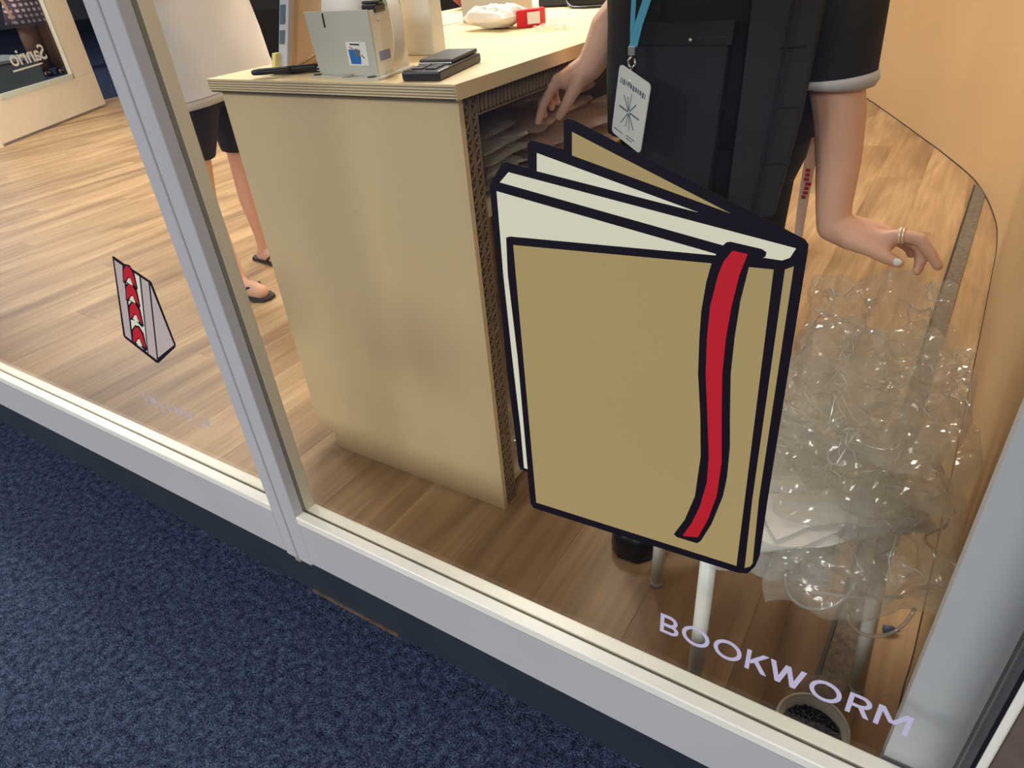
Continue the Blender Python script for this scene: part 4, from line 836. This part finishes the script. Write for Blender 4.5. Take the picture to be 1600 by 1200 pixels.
def bp3(u, v, h): return BTL+BU*u+BV*v+BN*h      # u across, v down, 0..1 each
corner = [(.0, .06), (.02, .02), (.08, .0), (.92, .0), (.98, .02), (1, .06), (1, .94), (.98, .98), (.92, 1), (.08, 1), (.02, .98), (0, .94)]
cd = MB().prism(corner, bp3, 0, .002).build('card', mat('badge_white', srgb(226, 228, 222), .45), ln)
rnd = random.Random(9)
for k, a in enumerate((0, 180, 50, 88, 108, 130, 235, 262, 285, 308)):
    a = math.radians(a); L_ = .30+.08*rnd.random(); d2 = (math.cos(a), -math.sin(a)*.72); n2 = (-d2[1]*.012, d2[0]*.012)
    q = [(.48+d2[0]*s+n2[0]*t, .55+d2[1]*s+n2[1]*t) for s, t in ((.03, -1), (L_, -1), (L_, 1), (.03, 1))]
    MB().prism(q, bp3, .002, .0023).build('star_line', GREYP, cd)
x = .09
while x < .90:
    wd = rnd.choice((.02, .035, .05)); hh_ = rnd.choice((.06, .075)); MB().prism([(x, .16), (x+wd, .16), (x+wd, .16+hh_), (x, .16+hh_)], bp3, .002, .0023).build('printed_line', GREYP, cd); x += wd+.03
for u0, v0, w0 in ((.07, .90, .3), (.5, .88, .28), (.5, .92, .2)): MB().prism([(u0, v0), (u0+w0, v0), (u0+w0, v0+.013), (u0, v0+.013)], bp3, .002, .0023).build('printed_line', GREYP, cd)

# --- shopper in white shirt beyond the counter
pbn = empty('person', (-2.4, 1.12, 0)); tag(pbn, 'person in a white shirt, black shorts and flip-flops walking behind the counter', 'person')
hb, hh, hd = head_parts(pbn, (-2.30, 1.12, 1.52), (1, 0), .008, HAIR)
chains = [LB['b_leg1'], LB['b_leg2'], LB['b_foot1'], LB['b_foot2'], [LB['b_leg1'][-1], LB['b_foot1'][0]], [LB['b_leg2'][-1], LB['b_foot2'][0]],
          [(-2.31, 1.03, .80, .09), (-2.38, 1.13, .86, .12), (-2.43, 1.21, .80, .09)], [(-2.38, 1.13, .86, .12), (-2.36, 1.12, 1.1, .12), (-2.34, 1.12, 1.28, .08), (-2.32, 1.12, 1.40, .05)],
          [(-2.35, .94, 1.26, .055), (-2.35, 1.12, 1.28, .07), (-2.35, 1.30, 1.26, .055)],
          [(-2.35, .94, 1.26, .05), (-2.33, .89, 1.10, .038), (-2.20, .93, 1.24, .028), (-2.14, .96, 1.30, .026), (-2.06, .99, 1.33, .012)],
          [(-2.35, 1.30, 1.26, .05), (-2.34, 1.36, 1.10, .038), (-2.20, 1.32, 1.26, .028), (-2.14, 1.30, 1.32, .026), (-2.06, 1.28, 1.35, .012)]]
for hx, hy, hz in ((-2.08, .985, 1.325), (-2.08, 1.285, 1.345)):
    for k in range(4): chains.append([(hx-.03, hy-.024+.016*k, hz, .011), (hx+.02, hy-.026+.017*k, hz-.004, .008), (hx+.05+.006*(k % 2), hy-.026+.017*k, hz-.02, .006)])
    chains.append([(hx-.05, hy-.02, hz-.01, .012), (hx-.02, hy-.045, hz-.015, .009), (hx+.005, hy-.05, hz-.02, .0075)])
blob('body', chains, hb, .006, SKIN, pbn, 4); blob('hair', [], hh, .012, HAIR, pbn); hd()
sh = MB(); sh.loft([ring(-2.36, 1.13, .745, .19, .250, fold=.02, ph=.5, k=5, n=40, tilt=.04), ring(-2.36, 1.13, .77, .19, .249, fold=.02, ph=.5, k=5, n=40, tilt=.04), ring(-2.36, 1.13, .92, .18, .232, fold=.03, ph=.8, k=5, n=40), ring(-2.355, 1.13, 1.05, .15, .21, fold=.02, ph=1.1, k=5, n=40), ring(-2.35, 1.12, 1.2, .14, .215, n=40), ring(-2.345, 1.12, 1.30, .11, .16, n=40), ring(-2.335, 1.12, 1.36, .06, .07, n=40)])
shirt = sh.build('white_shirt', WHITE_CLOTH, pbn, True)
MB().loft([ring(-2.36, 1.13, .772, .1915, .2505, fold=.02, ph=.5, k=5, n=40, tilt=.04), ring(-2.36, 1.13, .776, .1915, .2505, fold=.02, ph=.5, k=5, n=40, tilt=.04)]).build('hem_seam', GREY_CLOTH, shirt, True)
for p in ((-2.35, .93), (-2.35, 1.31)): MB().tube([(p[0], p[1]*.98+.02, 1.27), (p[0]+.03, p[1]+(.03 if p[1] > 1.1 else -.03), 1.08)], [.075, .085], 22).build('sleeve', WHITE_CLOTH, shirt, True)
l1, l2 = LB['b_leg1'], LB['b_leg2']
MB().tube([(-2.30, 1.02, .84), l1[0][:3], tuple(Vector(l1[0][:3]).lerp(Vector(l1[1][:3]), 1.0))], [.095, .098, .075], 22).build('shorts_leg', BLACK_CLOTH, pbn, True)
MB().tube([(-2.42, 1.20, .84), l2[0][:3], tuple(Vector(l2[0][:3]).lerp(Vector(l2[1][:3]), .96))], [.095, .098, .075], 22).build('shorts_leg', BLACK_CLOTH, pbn, True)
MB().loft([ring(-2.365, 1.12, .70, .11, .17), ring(-2.365, 1.12, .78, .13, .19), ring(-2.365, 1.12, .92, .12, .17)]).build('shorts_seat', BLACK_CLOTH, pbn, True)
for ft in ('b_foot1', 'b_foot2'):
    p0, p1 = LB[ft][0], LB[ft][2]; xx = p0[0]-.05; yy = p0[1]
    sole = [(0, -.03), (.10, -.036), (.2, -.045), (.25, -.03), (.262, 0), (.25, .03), (.2, .042), (.10, .034), (0, .03), (-.02, 0)]
    k = (p1[0]+.045-xx)/.262
    so = MB().prism([(xx+u*k, yy+v) for u, v in sole], lambda u, v, h: (u, v, h), .0, .014).build('flip_flop', mat('dark_rubber', srgb(52, 48, 46), .8), pbn)
    for s in (-1, 1): MB().tube([(xx+.10*k, yy+.036*s, .014), (xx+.15*k, yy+.03*s, .05), (xx+.21*k, yy+.004*s, .045), (xx+.22*k, yy, .014)], .005, 8).build('strap', MATS['dark_rubber'], so, True)

# ================================================================ FAR END OF THE SHOP
# open white glazed door with mirrored shop name seen from behind
dr = structure(empty('door_1', (-7.5, 3.0, 0)))
DA = Vector((-6.98, 2.14)); DU = Vector((-.528, .849)); DN = Vector((.849, .528))
def dpt(u, h, z): p = DA+DU*u+DN*h; return (p.x, p.y, z)
def dbx(u0, u1, h0, h1, z0, z1, name, m, par=dr, bev=.004):
    b = MB(); b.loft([[dpt(u0, h0, z0), dpt(u1, h0, z0), dpt(u1, h1, z0), dpt(u0, h1, z0)], [dpt(u0, h0, z1), dpt(u1, h0, z1), dpt(u1, h1, z1), dpt(u0, h1, z1)]]); return b.build(name, m, par, bevel=bev)
DOORW = mat('cream_door_paint', srgb(238, 226, 202), .5, var=.02)
dbx(-.1, 1.74, 0, .05, .02, .33, 'bottom_rail', DOORW); dbx(1.37, 1.74, 0, .05, .33, 2.3, 'stile', DOORW); dbx(-.1, .22, 0, .05, .33, 2.3, 'stile', DOORW); dbx(.22, 1.37, 0, .05, 2.1, 2.3, 'top_rail', DOORW)
dbx(.22, 1.37, .045, .056, .335, .38, 'glazing_bead', mat('greenish_bead', srgb(206, 214, 200), .4), bev=.003)
dbx(1.34, 1.37, .045, .056, .335, 2.1, 'glazing_bead', MATS['greenish_bead'], bev=.003)
dbx(.22, 1.35, .022, .028, .33, 2.1, 'glass_pane', GLASS, bev=0)
structure(MB().tube([dpt(-.02, .03, .0), dpt(-.02, .03, .06)], .03, 14).build('trim_3', DOORW))
vs, fs = text_polys('Sanrio', .54, .13, .95, .1, .015)
t = MB(); t.add([dpt(1.11-u, .031, .545+v) for u, v in vs], fs)
FROST = mat('frosted_white', srgb(206, 206, 200), .6)
lt = t.build('door_lettering', FROST, dr)
b = MB(); b.add([dpt(.55, .031, .505), dpt(1.0, .031, .515), dpt(1.0, .031, .528), dpt(.55, .031, .52)], [(0, 1, 2, 3)]); b.build('lettering_underline', FROST, dr)
# passer-by beyond the door
pc = empty('person', (-11.9, 5.1, 0)); tag(pc, 'person in a checked shirt and brown trousers standing outside the glazed door', 'person')
hb, hh, hd = head_parts(pc, (-11.95, 5.2, 1.55), (.9, -.43), .012, HAIR)
px_, py_ = -11.95, 5.2
BROWN = mat('skin_shade', srgb(186, 134, 104), .5, var=.05)
blob('body', [[(px_, py_+.1, .9, .10), (px_+.02, py_+.12, .5, .06), (px_+.04, py_+.13, .08, .04), (px_+.16, py_+.06, .04, .04)], [(px_, py_-.1, .9, .10), (px_+.02, py_-.08, .5, .06), (px_, py_-.08, .08, .04), (px_+.14, py_-.14, .04, .04)],
              [(px_, py_, .95, .14), (px_, py_, 1.25, .12), (px_, py_, 1.42, .05)], [(px_, py_+.05, 1.32, .08), (px_+.02, py_+.24, 1.25, .045), (px_+.02, py_+.27, 1.0, .035), (px_+.1, py_+.27, .78, .03)], [(px_, py_-.05, 1.32, .08), (px_+.02, py_-.24, 1.25, .045), (px_+.02, py_-.27, 1.0, .035), (px_+.1, py_-.27, .78, .03)]], hb, .014, BROWN, pc, 3)
blob('hair', [], hh, .02, HAIR, pc); hd()
for dy in (.12, -.11): MB().tube([(px_, py_+dy*.8, .92), (px_+.02, py_+dy, .5), (px_+.03, py_+dy*1.1, .10)], [.15, .13, .115], 18).build('trouser_leg', mat('brown_trousers', srgb(122, 88, 70), .8, var=.1), pc, True)
MB().loft([ring(px_, py_, .70, .26, .33, fold=.04, k=6), ring(px_, py_, .90, .22, .29, fold=.03, k=6), ring(px_, py_, 1.12, .18, .23), ring(px_, py_, 1.36, .15, .22)]).build('checked_shirt', mat_checks('checked_cloth'), pc, True)
MB().loft([ring(px_, py_, 1.36, .15, .22), ring(px_, py_, 1.44, .07, .08)]).build('collar', BLACK_CLOTH, pc, True)
kz = empty('kiosk_base', (-11.0, 4.0, 0)); tag(kz, 'grey kiosk base standing outside the glazed door', 'kiosk')
KG = mat('kiosk_grey', srgb(112, 120, 124), .6, var=.1, scale=2)
MB().box((-11.6, 3.3, 0), (-10.6, 4.45, .34)).build('body', KG, kz, bevel=.02); MB().box((-11.65, 3.25, .34), (-10.55, 4.5, .38)).build('ledge', mat('kiosk_ledge', srgb(150, 156, 158), .5), kz, bevel=.01)
for dy in (.08, -.12): MB().ball((px_+.1, py_+dy, .045), (.14, .055, .045)).build('shoe', BLACK_PL, pc, True)
# dark fixtures
FIX = mat('black_fixture', srgb(9, 9, 11), .6, spec=.2, var=.2)
cb = empty('display_cabinet', (-5.7, 4.9, 0)); tag(cb, 'black display cabinet standing behind the person in the white shirt', 'cabinet')
c0 = Vector((-6.75, 4.75, 0)); cu_ = Vector((.83, .56, 0)); cv_ = Vector((-.56, .83, 0))
def cbx(u0, u1, v0, v1, z0, z1, name, m):
    b = MB(); b.loft([[c0+cu_*u0+cv_*v0+Vector((0,0,z0)), c0+cu_*u1+cv_*v0+Vector((0,0,z0)), c0+cu_*u1+cv_*v1+Vector((0,0,z0)), c0+cu_*u0+cv_*v1+Vector((0,0,z0))], [c0+cu_*u0+cv_*v0+Vector((0,0,z1)), c0+cu_*u1+cv_*v0+Vector((0,0,z1)), c0+cu_*u1+cv_*v1+Vector((0,0,z1)), c0+cu_*u0+cv_*v1+Vector((0,0,z1))]]); return b.build(name, m, cb, bevel=.01)
cbx(0, 1.7, 0, .5, .06, 1.6, 'body', FIX); cbx(.05, 1.65, .03, .47, 0, .06, 'base', BLACK_PL)
cbx(.05, .83, -.012, 0, .12, 1.55, 'door', FIX); cbx(.87, 1.65, -.012, 0, .12, 1.55, 'door', FIX)
cbx(.78, .80, -.03, -.012, .7, .85, 'handle', STEEL)
